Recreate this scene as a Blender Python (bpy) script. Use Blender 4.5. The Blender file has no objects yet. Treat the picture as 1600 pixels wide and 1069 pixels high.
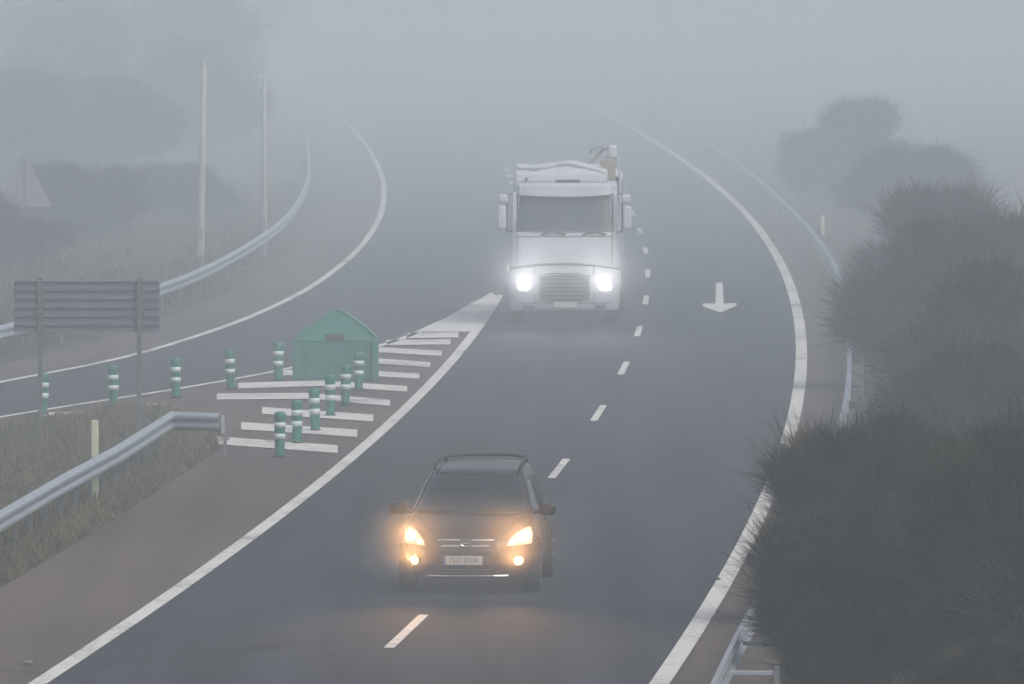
import bpy, bmesh, math, random
import numpy as np
from mathutils import Vector, Matrix

random.seed(7)
rng = np.random.default_rng(7)
scene = bpy.context.scene
C = scene.collection

# ------------------------------------------------------------------ camera, world, sun, exposure
CAM_H = 8.56                 # eye height on an overpass above the road, metres
F = 13560.0                  # focal length in photo pixels (305 mm on a 36 mm sensor)
HOR = -88.0                  # row of the horizon, above the frame
cam_d = bpy.data.cameras.new('camera')
cam = bpy.data.objects.new('camera', cam_d); C.objects.link(cam)
cam_d.sensor_width = 36.0
cam_d.lens = F / 1600 * 36.0
cam_d.clip_start = 1.0
cam_d.clip_end = 6000
cam.location = (0, 0, CAM_H)
cam.rotation_euler = (math.radians(90) - math.atan((534.5 - HOR) / F), 0, 0)
scene.camera = cam

SUN_EL, SUN_AZ = 50, 140
world = bpy.data.worlds.new('World'); scene.world = world
world.use_nodes = True
wn = world.node_tree.nodes; wl = world.node_tree.links
wn.clear()
sky = wn.new('ShaderNodeTexSky'); sky.sky_type = 'NISHITA'; sky.sun_disc = False
sky.sun_elevation = math.radians(SUN_EL); sky.sun_rotation = math.radians(SUN_AZ)
sky.air_density = 1.0; sky.dust_density = 5.0; sky.ozone_density = 1.0
hs = wn.new('ShaderNodeHueSaturation'); hs.inputs['Saturation'].default_value = 0.72
bg = wn.new('ShaderNodeBackground'); bg.inputs['Strength'].default_value = 0.10
wo = wn.new('ShaderNodeOutputWorld')
wl.new(sky.outputs[0], hs.inputs['Color']); wl.new(hs.outputs[0], bg.inputs[0]); wl.new(bg.outputs[0], wo.inputs[0])

sl = bpy.data.lights.new('sun', 'SUN'); sl.energy = 0.5; sl.angle = math.radians(30); sl.color = (1, 0.97, 0.93)
so = bpy.data.objects.new('sun', sl); C.objects.link(so)
so.rotation_euler = (math.radians(90 - SUN_EL), 0, math.radians(180 - SUN_AZ))

scene.view_settings.view_transform = 'Standard'
scene.view_settings.look = 'None'
scene.view_settings.gamma = 1.0
scene.view_settings.use_curve_mapping = False
scene.view_settings.exposure = 0.62
scene.cycles.max_bounces = 6
scene.cycles.volume_bounces = 3
scene.cycles.diffuse_bounces = 3
scene.cycles.glossy_bounces = 2
scene.cycles.sample_clamp_indirect = 4.0
HAZE_DENSITY = 0.0022
BANKS = [(128, 0.0030), (214, 0.0028)]   # thicker fog lying over the far part of the road: (begins at, extra density)

# ------------------------------------------------------------------ helpers
def setp(o, label=None, cat=None, group=None, kind=None):
    if label: o['label'] = label
    if cat: o['category'] = cat
    if group: o['group'] = group
    if kind: o['kind'] = kind
    return o

def empty(name, label, cat, loc=(0, 0, 0), rz=0.0, group=None):
    o = bpy.data.objects.new(name, None); C.objects.link(o)
    o.empty_display_size = 0.3
    o.location = loc; o.rotation_euler = (0, 0, rz)
    return setp(o, label, cat, group)

def mesh_from(name, verts, faces, mats, smooth=False):
    me = bpy.data.meshes.new(name)
    me.from_pydata([tuple(v) for v in verts], [], faces)
    for m in (mats if isinstance(mats, (list, tuple)) else [mats]): me.materials.append(m)
    if smooth: me.polygons.foreach_set('use_smooth', [True] * len(me.polygons))
    me.update()
    return me

def link(name, me, parent=None, loc=(0, 0, 0), rot=(0, 0, 0)):
    o = bpy.data.objects.new(name, me); C.objects.link(o)
    o.parent = parent; o.location = loc; o.rotation_euler = rot
    return o

def from_bm(name, bm, mat, parent=None, smooth=False, recalc=True):
    if recalc: bmesh.ops.recalc_face_normals(bm, faces=bm.faces[:])
    me = bpy.data.meshes.new(name); bm.to_mesh(me); bm.free()
    for m in (mat if isinstance(mat, (list, tuple)) else [mat]): me.materials.append(m)
    if smooth: me.polygons.foreach_set('use_smooth', [True] * len(me.polygons))
    return link(name, me, parent)

def box(bm, cx, cy, cz, sx, sy, sz, bev=0.0, rot=None, seg=2):
    t = bmesh.new()
    bmesh.ops.create_cube(t, size=1.0)
    bmesh.ops.scale(t, vec=(sx, sy, sz), verts=t.verts)
    if bev > 0: bmesh.ops.bevel(t, geom=t.edges[:], offset=bev, segments=seg, affect='EDGES', profile=0.5)
    if rot is not None: bmesh.ops.rotate(t, matrix=rot, verts=t.verts)
    bmesh.ops.translate(t, vec=(cx, cy, cz), verts=t.verts)
    me = bpy.data.meshes.new('tmp'); t.to_mesh(me); t.free(); bm.from_mesh(me); bpy.data.meshes.remove(me)

def tube(bm, pts, r, n=8, cap=True):
    """A round bar along points; r a number or one per point."""
    pts = [Vector(p) for p in pts]
    rs = r if isinstance(r, (list, tuple)) else [r] * len(pts)
    rings = []
    for i, p in enumerate(pts):
        d = (pts[min(i + 1, len(pts) - 1)] - pts[max(i - 1, 0)]).normalized()
        up = Vector((0, 0, 1)) if abs(d.z) < 0.9 else Vector((1, 0, 0))
        a = d.cross(up).normalized(); b = d.cross(a).normalized()
        rings.append([bm.verts.new(p + rs[i] * (math.cos(2 * math.pi * k / n) * a + math.sin(2 * math.pi * k / n) * b)) for k in range(n)])
    for i in range(len(rings) - 1):
        for k in range(n):
            bm.faces.new((rings[i][k], rings[i][(k + 1) % n], rings[i + 1][(k + 1) % n], rings[i + 1][k]))
    if cap:
        bm.faces.new(rings[0][::-1]); bm.faces.new(rings[-1])

def lathe(bm, prof, n=16, cx=0, cy=0):
    rings = [[bm.verts.new((cx + r * math.cos(2 * math.pi * k / n), cy + r * math.sin(2 * math.pi * k / n), z)) for k in range(n)] for r, z in prof]
    for i in range(len(rings) - 1):
        for k in range(n):
            bm.faces.new((rings[i][k], rings[i][(k + 1) % n], rings[i + 1][(k + 1) % n], rings[i + 1][k]))
    bm.faces.new(rings[0][::-1]); bm.faces.new(rings[-1])

def ground(px, py, z=0.0):
    """Where the sight line through a photo pixel meets height z: (x, y) in metres."""
    d = (CAM_H - z) * F / (py - HOR)
    return ((px - 800) * d / F, d)

# ------------------------------------------------------------------ materials
def mat(name, col, rough=0.6, metal=0.0, noise=None, emit=None, estr=0.0, alpha=None, bump=0.0, spec=0.5):
    """noise: (scale, amount) colour mottling in object space."""
    m = bpy.data.materials.new(name); m.use_nodes = True
    n = m.node_tree.nodes; l = m.node_tree.links
    b = n['Principled BSDF']
    b.inputs['Base Color'].default_value = (*col, 1)
    b.inputs['Roughness'].default_value = rough
    b.inputs['Metallic'].default_value = metal
    b.inputs['Specular IOR Level'].default_value = spec
    if noise or bump:
        tc = n.new('ShaderNodeTexCoord')
    if noise:
        nt = n.new('ShaderNodeTexNoise'); nt.inputs['Scale'].default_value = noise[0]; nt.inputs['Detail'].default_value = 5
        l.new(tc.outputs['Object'], nt.inputs['Vector'])
        mr = n.new('ShaderNodeMapRange'); mr.inputs[1].default_value = 0.3; mr.inputs[2].default_value = 0.7
        mr.inputs[3].default_value = 1 - noise[1]; mr.inputs[4].default_value = 1 + noise[1]
        l.new(nt.outputs['Fac'], mr.inputs[0])
        vm = n.new('ShaderNodeVectorMath'); vm.operation = 'SCALE'; vm.inputs[0].default_value = col
        l.new(mr.outputs[0], vm.inputs['Scale']); l.new(vm.outputs[0], b.inputs['Base Color'])
    if bump:
        nb = n.new('ShaderNodeTexNoise'); nb.inputs['Scale'].default_value = 60; nb.inputs['Detail'].default_value = 3
        l.new(tc.outputs['Object'], nb.inputs['Vector'])
        bp = n.new('ShaderNodeBump'); bp.inputs['Strength'].default_value = bump; bp.inputs['Distance'].default_value = 0.01
        l.new(nb.outputs['Fac'], bp.inputs['Height']); l.new(bp.outputs[0], b.inputs['Normal'])
    if emit:
        b.inputs['Emission Color'].default_value = (*emit, 1); b.inputs['Emission Strength'].default_value = estr
    return m

def asphalt(name, col, streak=0.12, patch=0.15, rough=0.85, tracks=None):
    """Road surface: aggregate grain, long streaks along the road, big uneven patches and a few sealed cracks."""
    m = bpy.data.materials.new(name); m.use_nodes = True
    n = m.node_tree.nodes; l = m.node_tree.links; b = n['Principled BSDF']
    b.inputs['Roughness'].default_value = rough
    b.inputs['Specular IOR Level'].default_value = 0.35
    tc = n.new('ShaderNodeTexCoord')
    def nz(scale, vec, det=4):
        mp = n.new('ShaderNodeMapping'); mp.inputs['Scale'].default_value = vec
        t = n.new('ShaderNodeTexNoise'); t.inputs['Scale'].default_value = scale; t.inputs['Detail'].default_value = det
        l.new(tc.outputs['Object'], mp.inputs[0]); l.new(mp.outputs[0], t.inputs['Vector']); return t
    def rng_(t, lo, hi, a=0.3, z=0.7):
        r = n.new('ShaderNodeMapRange'); r.inputs[1].default_value = a; r.inputs[2].default_value = z
        r.inputs[3].default_value = lo; r.inputs[4].default_value = hi; l.new(t.outputs['Fac'], r.inputs[0]); return r
    def mul(a_, b_):
        k = n.new('ShaderNodeMath'); k.operation = 'MULTIPLY'; l.new(a_.outputs[0], k.inputs[0]); l.new(b_.outputs[0], k.inputs[1]); return k
    grain = rng_(nz(22, (1, 1, 1), 3), 0.75, 1.25)
    st = rng_(nz(1.6, (1, 0.02, 1), 4), 1 - streak, 1 + streak)
    pt = rng_(nz(0.12, (1, 0.5, 1), 5), 1 - patch, 1 + patch)
    k = mul(mul(grain, st), pt)
    if tracks:                        # polished wheel paths (lighter) and an oil-darkened strip between them
        uvn = n.new('ShaderNodeUVMap'); uvn.uv_map = 'across'
        sp = n.new('ShaderNodeSeparateXYZ'); l.new(uvn.outputs[0], sp.inputs[0])
        cr_ = n.new('ShaderNodeValToRGB'); cr_.color_ramp.interpolation = 'EASE'
        el = cr_.color_ramp.elements; el[0].position = 0.0; el[0].color = (.5,)*3 + (1,); el[1].position = 1.0; el[1].color = (.5,)*3 + (1,)
        for p_, c_ in tracks:
            e = el.new(p_); e.color = (c_,)*3 + (1,)
        l.new(sp.outputs[0], cr_.inputs[0])
        wob = rng_(nz(0.8, (1, 0.05, 1), 3), 0.75, 1.25)
        k2 = n.new('ShaderNodeMath'); k2.operation = 'MULTIPLY_ADD'; k2.inputs[1].default_value = 0.9; k2.inputs[2].default_value = 0.55
        l.new(cr_.outputs[0], k2.inputs[0])
        k = mul(k, k2)
    # sealed cracks
    vo = n.new('ShaderNodeTexVoronoi'); vo.feature = 'DISTANCE_TO_EDGE'; vo.inputs['Scale'].default_value = 0.16
    mpv = n.new('ShaderNodeMapping'); mpv.inputs['Scale'].default_value = (1.6, 0.35, 1)
    nv_ = n.new('ShaderNodeTexNoise'); nv_.inputs['Scale'].default_value = 0.7
    l.new(tc.outputs['Object'], nv_.inputs['Vector'])
    mxv = n.new('ShaderNodeMix'); mxv.data_type = 'VECTOR'; mxv.inputs[0].default_value = 0.35
    l.new(tc.outputs['Object'], mpv.inputs[0]); l.new(mpv.outputs[0], mxv.inputs[4]); l.new(nv_.outputs['Color'], mxv.inputs[5])
    l.new(mxv.outputs[1], vo.inputs['Vector'])
    crk = n.new('ShaderNodeMapRange'); crk.inputs[1].default_value = 0.002; crk.inputs[2].default_value = 0.008; crk.inputs[3].default_value = 0.6; crk.inputs[4].default_value = 1.0
    l.new(vo.outputs['Distance'], crk.inputs[0]); k = mul(k, crk)
    vm = n.new('ShaderNodeVectorMath'); vm.operation = 'SCALE'; vm.inputs[0].default_value = col
    l.new(k.outputs[0], vm.inputs['Scale']); l.new(vm.outputs[0], b.inputs['Base Color'])
    bp = n.new('ShaderNodeBump'); bp.inputs['Strength'].default_value = 0.3; bp.inputs['Distance'].default_value = 0.01
    l.new(grain.outputs[0], bp.inputs['Height']); l.new(bp.outputs[0], b.inputs['Normal'])
    return m

def paint_mat(name, col, wear=0.35):
    m = bpy.data.materials.new(name); m.use_nodes = True
    n = m.node_tree.nodes; l = m.node_tree.links; b = n['Principled BSDF']
    b.inputs['Roughness'].default_value = 0.7
    tc = n.new('ShaderNodeTexCoord')
    t = n.new('ShaderNodeTexNoise'); t.inputs['Scale'].default_value = 9; t.inputs['Detail'].default_value = 8
    t2 = n.new('ShaderNodeTexNoise'); t2.inputs['Scale'].default_value = 0.35; t2.inputs['Detail'].default_value = 3
    l.new(tc.outputs['Object'], t.inputs['Vector']); l.new(tc.outputs['Object'], t2.inputs['Vector'])
    ad = n.new('ShaderNodeMath'); ad.operation = 'ADD'; l.new(t.outputs['Fac'], ad.inputs[0]); l.new(t2.outputs['Fac'], ad.inputs[1])
    r = n.new('ShaderNodeMapRange'); r.inputs[1].default_value = 1.02; r.inputs[2].default_value = 1.35
    r.inputs[3].default_value = 0.0; r.inputs[4].default_value = wear * 2
    l.new(ad.outputs[0], r.inputs[0])
    mx = n.new('ShaderNodeMix'); mx.data_type = 'RGBA'
    mx.inputs[6].default_value = (*col, 1); mx.inputs[7].default_value = (0.14, 0.135, 0.13, 1)
    l.new(r.outputs[0], mx.inputs[0]); l.new(mx.outputs[2], b.inputs['Base Color'])
    return m

def soil_mat(name, c1, c2, scale):
    m = bpy.data.materials.new(name); m.use_nodes = True
    n = m.node_tree.nodes; l = m.node_tree.links; b = n['Principled BSDF']
    b.inputs['Roughness'].default_value = 0.95; b.inputs['Specular IOR Level'].default_value = 0.1
    tc = n.new('ShaderNodeTexCoord')
    t = n.new('ShaderNodeTexNoise'); t.inputs['Scale'].default_value = scale; t.inputs['Detail'].default_value = 9
    l.new(tc.outputs['Object'], t.inputs['Vector'])
    r = n.new('ShaderNodeValToRGB'); r.color_ramp.elements[0].position = 0.38; r.color_ramp.elements[1].position = 0.62
    r.color_ramp.elements[0].color = (*c1, 1); r.color_ramp.elements[1].color = (*c2, 1)
    l.new(t.outputs['Fac'], r.inputs[0]); l.new(r.outputs[0], b.inputs['Base Color'])
    bp = n.new('ShaderNodeBump'); bp.inputs['Strength'].default_value = 0.8; bp.inputs['Distance'].default_value = 0.1
    l.new(t.outputs['Fac'], bp.inputs['Height']); l.new(bp.outputs[0], b.inputs['Normal'])
    return m

def leaf_mat(name, c1, c2):
    m = bpy.data.materials.new(name); m.use_nodes = True
    n = m.node_tree.nodes; l = m.node_tree.links; b = n['Principled BSDF']
    b.inputs['Roughness'].default_value = 0.7; b.inputs['Specular IOR Level'].default_value = 0.2
    tc = n.new('ShaderNodeTexCoord')
    t = n.new('ShaderNodeTexNoise'); t.inputs['Scale'].default_value = 3.0; t.inputs['Detail'].default_value = 6
    l.new(tc.outputs['Object'], t.inputs['Vector'])
    r = n.new('ShaderNodeValToRGB'); r.color_ramp.elements[0].position = 0.35; r.color_ramp.elements[1].position = 0.68
    r.color_ramp.elements[0].color = (*c1, 1); r.color_ramp.elements[1].color = (*c2, 1)
    l.new(t.outputs['Fac'], r.inputs[0]); l.new(r.outputs[0], b.inputs['Base Color'])
    return m

M = dict(
    ground=soil_mat('rough_grass_ground', (0.035, 0.035, 0.018), (0.085, 0.075, 0.04), 0.5),
    road=asphalt('dark_asphalt', (0.024, 0.028, 0.036), 0.34, 0.28, tracks=[(0.05, 0.46), (0.12, 0.62), (0.17, 0.50), (0.25, 0.38), (0.33, 0.52), (0.38, 0.62), (0.46, 0.45), (0.5, 0.42), (0.54, 0.45), (0.62, 0.58), (0.67, 0.5), (0.75, 0.42), (0.83, 0.5), (0.88, 0.58), (0.95, 0.45)]),
    ramp=asphalt('ramp_asphalt', (0.034, 0.036, 0.042), 0.20, 0.2),
    shoulder=asphalt('brown_asphalt', (0.092, 0.068, 0.054), 0.16, 0.28),
    paint=paint_mat('road_paint', (0.64, 0.62, 0.575), 0.58),
    galv=mat('galvanised_steel', (0.34, 0.38, 0.42), 0.45, 0.25, (3, 0.15)),
    galv_dull=mat('dull_galvanised_steel', (0.15, 0.16, 0.17), 0.6, 0.2, (6, 0.2)),
    post=mat('dark_steel_post', (0.12, 0.13, 0.14), 0.6, 0.3, (6, 0.2)),
    green=mat('green_plastic', (0.008, 0.150, 0.110), 0.45, 0, (5, 0.15)),
    green_lit=mat('green_plastic_lit', (0.02, 0.21, 0.155), 0.45, 0, (5, 0.12)),  # lighter copy of the green, light on the marker's top put into the colour
    reflector=mat('reflective_band', (0.52, 0.60, 0.58), 0.35, 0, (12, 0.1)),
    darkslot=mat('dark_slot', (0.02, 0.04, 0.04), 0.8),
    signback=mat('grey_sign_back', (0.15, 0.165, 0.20), 0.5, 0.25, (2, 0.1)),
    cream=mat('cream_plastic', (0.50, 0.50, 0.38), 0.6, 0, (8, 0.1)),
    pole=mat('pale_pole', (0.36, 0.36, 0.33), 0.6, 0, (1.5, 0.08)),
    carbody=mat('dark_bronze_paint', (0.036, 0.022, 0.015), 0.28, 0.35, spec=0.6),
    carglass=mat('tinted_glass', (0.018, 0.021, 0.023), 0.10, 0, spec=0.7),
    chrome=mat('chrome', (0.62, 0.60, 0.60), 0.2, 1.0),
    blackplastic=mat('black_plastic', (0.016, 0.016, 0.017), 0.55),
    rubber=mat('tyre_rubber', (0.012, 0.012, 0.012), 0.85),
    alloy=mat('alloy_rim', (0.35, 0.35, 0.36), 0.35, 0.9),
    plate=mat('number_plate_white', (0.50, 0.49, 0.46), 0.5),
    plateink=mat('number_plate_ink', (0.05, 0.05, 0.05), 0.6),
    plateblue=mat('number_plate_blue', (0.03, 0.06, 0.22), 0.5),
    warmlamp=mat('warm_headlamp', (0.8, 0.7, 0.5), 0.3, 0, emit=(1.0, 0.66, 0.34), estr=3.2),
    warmlens=mat('warm_lamp_lens', (0.7, 0.6, 0.45), 0.3, 0, emit=(1.0, 0.50, 0.22), estr=0.42),
    coollamp=mat('cool_headlamp', (0.8, 0.8, 0.8), 0.3, 0, emit=(1.0, 0.96, 1.0), estr=9.0),
    whitepaint=mat('truck_white_paint', (0.49, 0.51, 0.54), 0.35, 0, (1.2, 0.09)),
    truckglass=mat('truck_glass', (0.03, 0.035, 0.04), 0.12, 0, spec=0.8),
    grille=mat('grey_grille', (0.05, 0.05, 0.055), 0.5),
    tarp=mat('white_tarpaulin', (0.52, 0.54, 0.57), 0.7, 0, (2.5, 0.08), bump=0.2),
    truckbody=mat('pale_grey_truck_body', (0.30, 0.32, 0.34), 0.5, 0.1, (1, 0.1)),
    crane=mat('tan_crane_paint', (0.30, 0.25, 0.21), 0.6, 0, (3, 0.12)),
    hose=mat('grey_hose', (0.30, 0.31, 0.30), 0.6),
    broom=leaf_mat('broom_twigs', (0.004, 0.004, 0.004), (0.062, 0.053, 0.028)),
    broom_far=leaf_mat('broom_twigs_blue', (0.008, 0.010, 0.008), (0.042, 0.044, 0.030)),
    bark=mat('bark', (0.06, 0.05, 0.04), 0.9, 0, (12, 0.3)),
    treeleaf=leaf_mat('tree_leaves', (0.020, 0.024, 0.016), (0.045, 0.050, 0.032)),
    drygrass=leaf_mat('dry_grass', (0.09, 0.075, 0.045), (0.21, 0.18, 0.11)),
    greengrass=leaf_mat('green_grass', (0.05, 0.055, 0.025), (0.12, 0.115, 0.055)),
)

# ------------------------------------------------------------------ road geometry (plan curves x(y))
_r = np.array([ground(*p) for p in [(1037, 1069), (1205, 760), (1250, 600), (1250, 500), (1215, 400), (1150, 322), (1022, 222), (950, 181)]])
_c = np.polyfit(_r[:, 1], _r[:, 0], 3)
def XR(d):                       # right edge line of the main carriageway
    if d <= 100: return np.polyval(_c, 100) + (d - 100) * np.polyval(np.polyder(_c), 100)
    if d <= 420: return float(np.polyval(_c, d))
    s = np.polyval(np.polyder(_c), 420)
    return float(np.polyval(_c, 420) + s * (d - 420) - 1.0e-4 * (d - 420) ** 2)
def slopeR(d): return (XR(d + 1) - XR(d - 1)) / 2
def off(fn, o):                  # a curve parallel to fn, o metres to the side
    return lambda d: fn(d) + o * math.sqrt(1 + ((fn(d + 1) - fn(d - 1)) / 2) ** 2)
XL = off(XR, -7.15)              # left edge line
XC = off(XR, -3.56)              # lane dashes

def smooth_curve(pts):
    """Monotone-in-y curve through (x, y) points, linear beyond its ends."""
    pts = sorted(pts, key=lambda p: p[1]); xs = np.array([p[0] for p in pts]); ys = np.array([p[1] for p in pts])
    m = np.gradient(xs, ys)
    def f(d):
        if d <= ys[0]: return float(xs[0] + m[0] * (d - ys[0]))
        if d >= ys[-1]: return float(xs[-1] + m[-1] * (d - ys[-1]) - 1.2e-4 * (d - ys[-1]) ** 2)
        i = int(np.searchsorted(ys, d) - 1); i = min(i, len(ys) - 2); h = ys[i + 1] - ys[i]; t = (d - ys[i]) / h
        return float((2*t**3-3*t**2+1)*xs[i] + (t**3-2*t**2+t)*h*m[i] + (-2*t**3+3*t**2)*xs[i+1] + (t**3-t**2)*h*m[i+1])
    return f
RO = smooth_curve([(-17.5, 120), (-13.4, 144)] + [ground(*p) for p in [(0, 600), (150, 571), (330, 520), (450, 470), (540, 410), (588, 352), (600, 305), (580, 240), (540, 190)]])   # ramp, outer line
RI = smooth_curve([(-17.0, 108), (-12.9, 132)] + [ground(*p) for p in [(0, 655), (130, 634), (300, 607), (430, 583), (600, 541), (690, 505), (768, 458)]])                     # ramp, inner line
APEX = ground(768, 458)[1]

def ribbon(name, fa, fb, d0, d1, z, m, step=4.0, thick=0.0):
    ds = np.arange(d0, d1 + 0.01, step) if (d1 - d0) > step else np.array([d0, d1])
    if ds[-1] < d1 - 0.01: ds = np.append(ds, d1)
    v, f = [], []
    for d in ds: v += [(fa(d), d, z), (fb(d), d, z)]
    for i in range(len(ds) - 1): f.append((2*i, 2*i+1, 2*i+3, 2*i+2))
    if thick:                          # skirt down, so that the sheet has an edge
        k = len(v); v += [(x, y, z - thick) for x, y, z in v]
        for i in range(len(ds) - 1):
            f.append((2*i, 2*i+2, k+2*i+2, k+2*i)); f.append((2*i+1, k+2*i+1, k+2*i+3, 2*i+3))
    me = mesh_from(name, v, f, m)
    uv = me.uv_layers.new(name='across')
    kk = 2 * len(ds)
    for lp, u in zip(me.loops, uv.data):
        i = lp.vertex_index % kk; u.uv = (i % 2, float(ds[i // 2]) / 10.0)
    return me

me = mesh_from('ground', [(-900, -40, 0), (900, -40, 0), (900, 3000, 0), (-900, 3000, 0)], [(0, 1, 2, 3)], M['ground'])
setp(link('ground', me), 'rough dark grassland on both sides of the motorway', kind='structure')

# apron of the main road: shoulder, gore and inner shoulder in one brownish surface
def apron_left(d):
    nose = [(149, XL(149) - 2.4), (155, -5.35), (159.0, -6.2), (161.5, RI(161.5) - 0.2)]
    if d <= 149: return XL(d) - 2.4
    if d >= 161.5: return (RI(d) - 0.2) if d < APEX else RO(d) - 1.9
    return float(np.interp(d, [p[0] for p in nose], [p[1] for p in nose]))
setp(link('road_shoulder', ribbon('road_shoulder', apron_left, off(XR, 1.25), 20, 900, 0.020, M['shoulder'], 2.0, 0.02)),
     'brownish asphalt shoulder and gore area along the motorway', kind='structure')
setp(link('ramp_shoulder', ribbon('ramp_shoulder', off(RO, -1.9), off(RI, 0.25), 100, APEX + 6, 0.024, M['shoulder'], 4.0, 0.024)),
     'brownish asphalt shoulder of the slip road', kind='structure')
setp(link('carriageway', ribbon('carriageway', XL, XR, 20, 900, 0.034, M['road'], 4.0)),
     'dark two lane motorway carriageway curving away into the fog', kind='structure')
def ramp_in(d): return RI(d) if d < APEX else XL(d)
setp(link('slip_road', ribbon('slip_road', RO, lambda d: min(ramp_in(d), XL(d)), 100, 900, 0.0295, M['ramp'], 3.0)),
     'dark slip road lane leaving the motorway behind the gore', kind='structure')

# painted markings
ZM = 0.040
def line(name, fn, w, d0, d1, label, z=ZM):
    me = ribbon(name, off(fn, -w / 2), off(fn, w / 2), d0, d1, z, M['paint'], 3.0)
    return setp(link(name, me), label, kind='structure')
line('edge_line', XR, 0.235, 20, 900, 'solid white line along the inner edge of the carriageway')
line('edge_line', XL, 0.215, 20, APEX - 2, 'solid white line between the carriageway and the gore')
line('edge_line', RO, 0.18, 100, 800, 'solid white line along the outer edge of the slip road')
line('edge_line', RI, 0.16, 100, APEX - 6, 'solid white line between the slip road and the gore')
P0 = ground(588, 1019)[1]
PER = 16.7
dv, df = [], []
for i in range(-3, 32):
    a = P0 + i * PER; b = a + 5.2
    if a < 20: continue
    w = 0.13; k = len(dv)
    dv += [(XC(a) - w/2, a, ZM), (XC(a) + w/2, a, ZM), (XC(b) + w/2, b, ZM), (XC(b) - w/2, b, ZM)]
    m_ = mesh_from('lane_dash', dv[-4:], [(0, 1, 2, 3)], M['paint'])
    setp(link('lane_dash', m_), 'white dash of the broken line between the two lanes', kind='structure')
for i in range(12):                   # wide short dashes between the slip lane and the main road, past the gore
    a = APEX + 14 + i * 9; b = a + 4; w = 0.22
    m_ = mesh_from('lane_dash', [(XL(a) - w/2, a, ZM), (XL(a) + w/2, a, ZM), (XL(b) + w/2, b, ZM), (XL(b) - w/2, b, ZM)], [(0, 1, 2, 3)], M['paint'])
    setp(link('lane_dash', m_), 'short white dash beside the slip lane', kind='structure')

def stripe(pts, h):
    """A painted bar: centre points in the photo, h its thickness in rows."""
    h *= 1.35
    v = []
    for x, y in pts: v.append((*ground(x, y - h / 2), ZM))
    for x, y in pts[::-1]: v.append((*ground(x, y + h / 2), ZM))
    n = len(pts); f = [(i, i + 1, 2*n - 2 - i, 2*n - 1 - i) for i in range(n - 1)]
    setp(link('hatch_stripe', mesh_from('hatch_stripe', v, f, M['paint'])), 'white hatch stripe painted across the gore', kind='structure')
for pts, h in [([(340, 692), (527, 706)], 9), ([(376, 669), (558, 681)], 8.5), ([(409, 645), (583, 657)], 8),
               ([(338, 623), (480, 622), (609, 633)], 7), ([(372, 606), (500, 602), (636, 611)], 6.5),
               ([(442, 586), (520, 583), (655, 591)], 6), ([(500, 565), (560, 565), (672, 573)], 6),
               ([(562, 549), (602, 550), (690, 555)], 6), ([(604, 538), (704, 537)], 6), ([(636, 527), (716, 526)], 6),
               ([(60, 651), (150, 648)], 3.5), ([(182, 639), (246, 636)], 3.5)]:
    stripe(pts, h)
tipd = np.linspace(ground(0, 521)[1], APEX, 6)
v = [(*ground(x, y), ZM - 0.003) for x, y in [(768, 458), (756, 466), (700, 497), (648, 521)]] + [(XL(d) + 0.02, d, ZM - 0.003) for d in tipd[:-1]]
setp(link('gore_tip_paint', mesh_from('gore_tip_paint', v, [tuple(range(len(v)))], M['paint'])), 'solid white painted tip of the gore', kind='structure')
# direction arrow in the inner lane
ar = [(1119, 444), (1129.5, 444), (1131, 477), (1152, 476), (1150, 481), (1137, 486), (1125.5, 491), (1112, 486), (1099, 481.5), (1098, 476.5), (1118, 477)]
v = [(*ground(x, y), ZM) for x, y in ar]
bm = bmesh.new(); f = bm.faces.new([bm.verts.new(p) for p in v]); bmesh.ops.triangulate(bm, faces=[f])
setp(from_bm('road_arrow', bm, M['paint']), 'white arrow painted in the inner lane, pointing to the viewer', kind='structure')
print('XR fit residual', [round(float(np.polyval(_c, y) - x), 3) for x, y in _r], 'widths', XL(110), XL(168.7), RI(200), XL(200))

# ------------------------------------------------------------------ guardrails
WB = [(0.00, 0.00), (-0.015, 0.012), (-0.08, 0.06), (-0.08, 0.10), (-0.02, 0.14), (-0.02, 0.17), (-0.08, 0.21), (-0.08, 0.25), (-0.015, 0.298), (0.0, 0.31)]   # (towards road, up)
def resample(pts, step):
    pts = [Vector(p) for p in pts]
    L = [0]
    for a, b in zip(pts, pts[1:]): L.append(L[-1] + (b - a).length)
    n = max(1, round(L[-1] / step)); out = []
    for i in range(n + 1):
        s = L[-1] * i / n; j = max(0, min(len(L) - 2, int(np.searchsorted(L, s) - 1)))
        t = (s - L[j]) / max(1e-6, L[j+1] - L[j]); out.append(pts[j].lerp(pts[j+1], t))
    return out
def beam_mesh(pa, pb, side, ztop, flip=1):
    """One W beam between two plan points; side = unit vector away from the post, towards the traffic."""
    v, f = [], []
    for p in (pa, pb):
        for o, h in WB:
            q = p - side * o * flip
            v.append((q.x, q.y, ztop - 0.31 + h))
        for o, h in WB:
            q = p - side * (o * flip + 0.006 * flip) * 1.0 - side * -0.012
            v.append((q.x, q.y, ztop - 0.31 + h))
    n = len(WB)
    for k in range(n - 1):
        f.append((k, k + 1, 2*n + k + 1, 2*n + k))
        f.append((n + k, 3*n + k, 3*n + k + 1, n + k + 1))
    f.append((0, 2*n, 3*n, n)); f.append((n - 1, 2*n - 1, 4*n - 1, 3*n - 1))
    return mesh_from('beam_section', v, f, M['galv'])
bm = bmesh.new(); box(bm, 0, 0, 0.35, 0.055, 0.10, 0.70); box(bm, 0, -0.0, 0.715, 0.06, 0.105, 0.02)
POST = bpy.data.meshes.new('rail_post'); bm.to_mesh(POST); bm.free(); POST.materials.append(M['galv_dull'])
bm = bmesh.new(); box(bm, 0, 0, 0, 0.16, 0.09, 0.14, 0.012)
SPACER = bpy.data.meshes.new('spacer_block'); bm.to_mesh(SPACER); bm.free(); SPACER.materials.append(M['galv_dull'])
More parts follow.
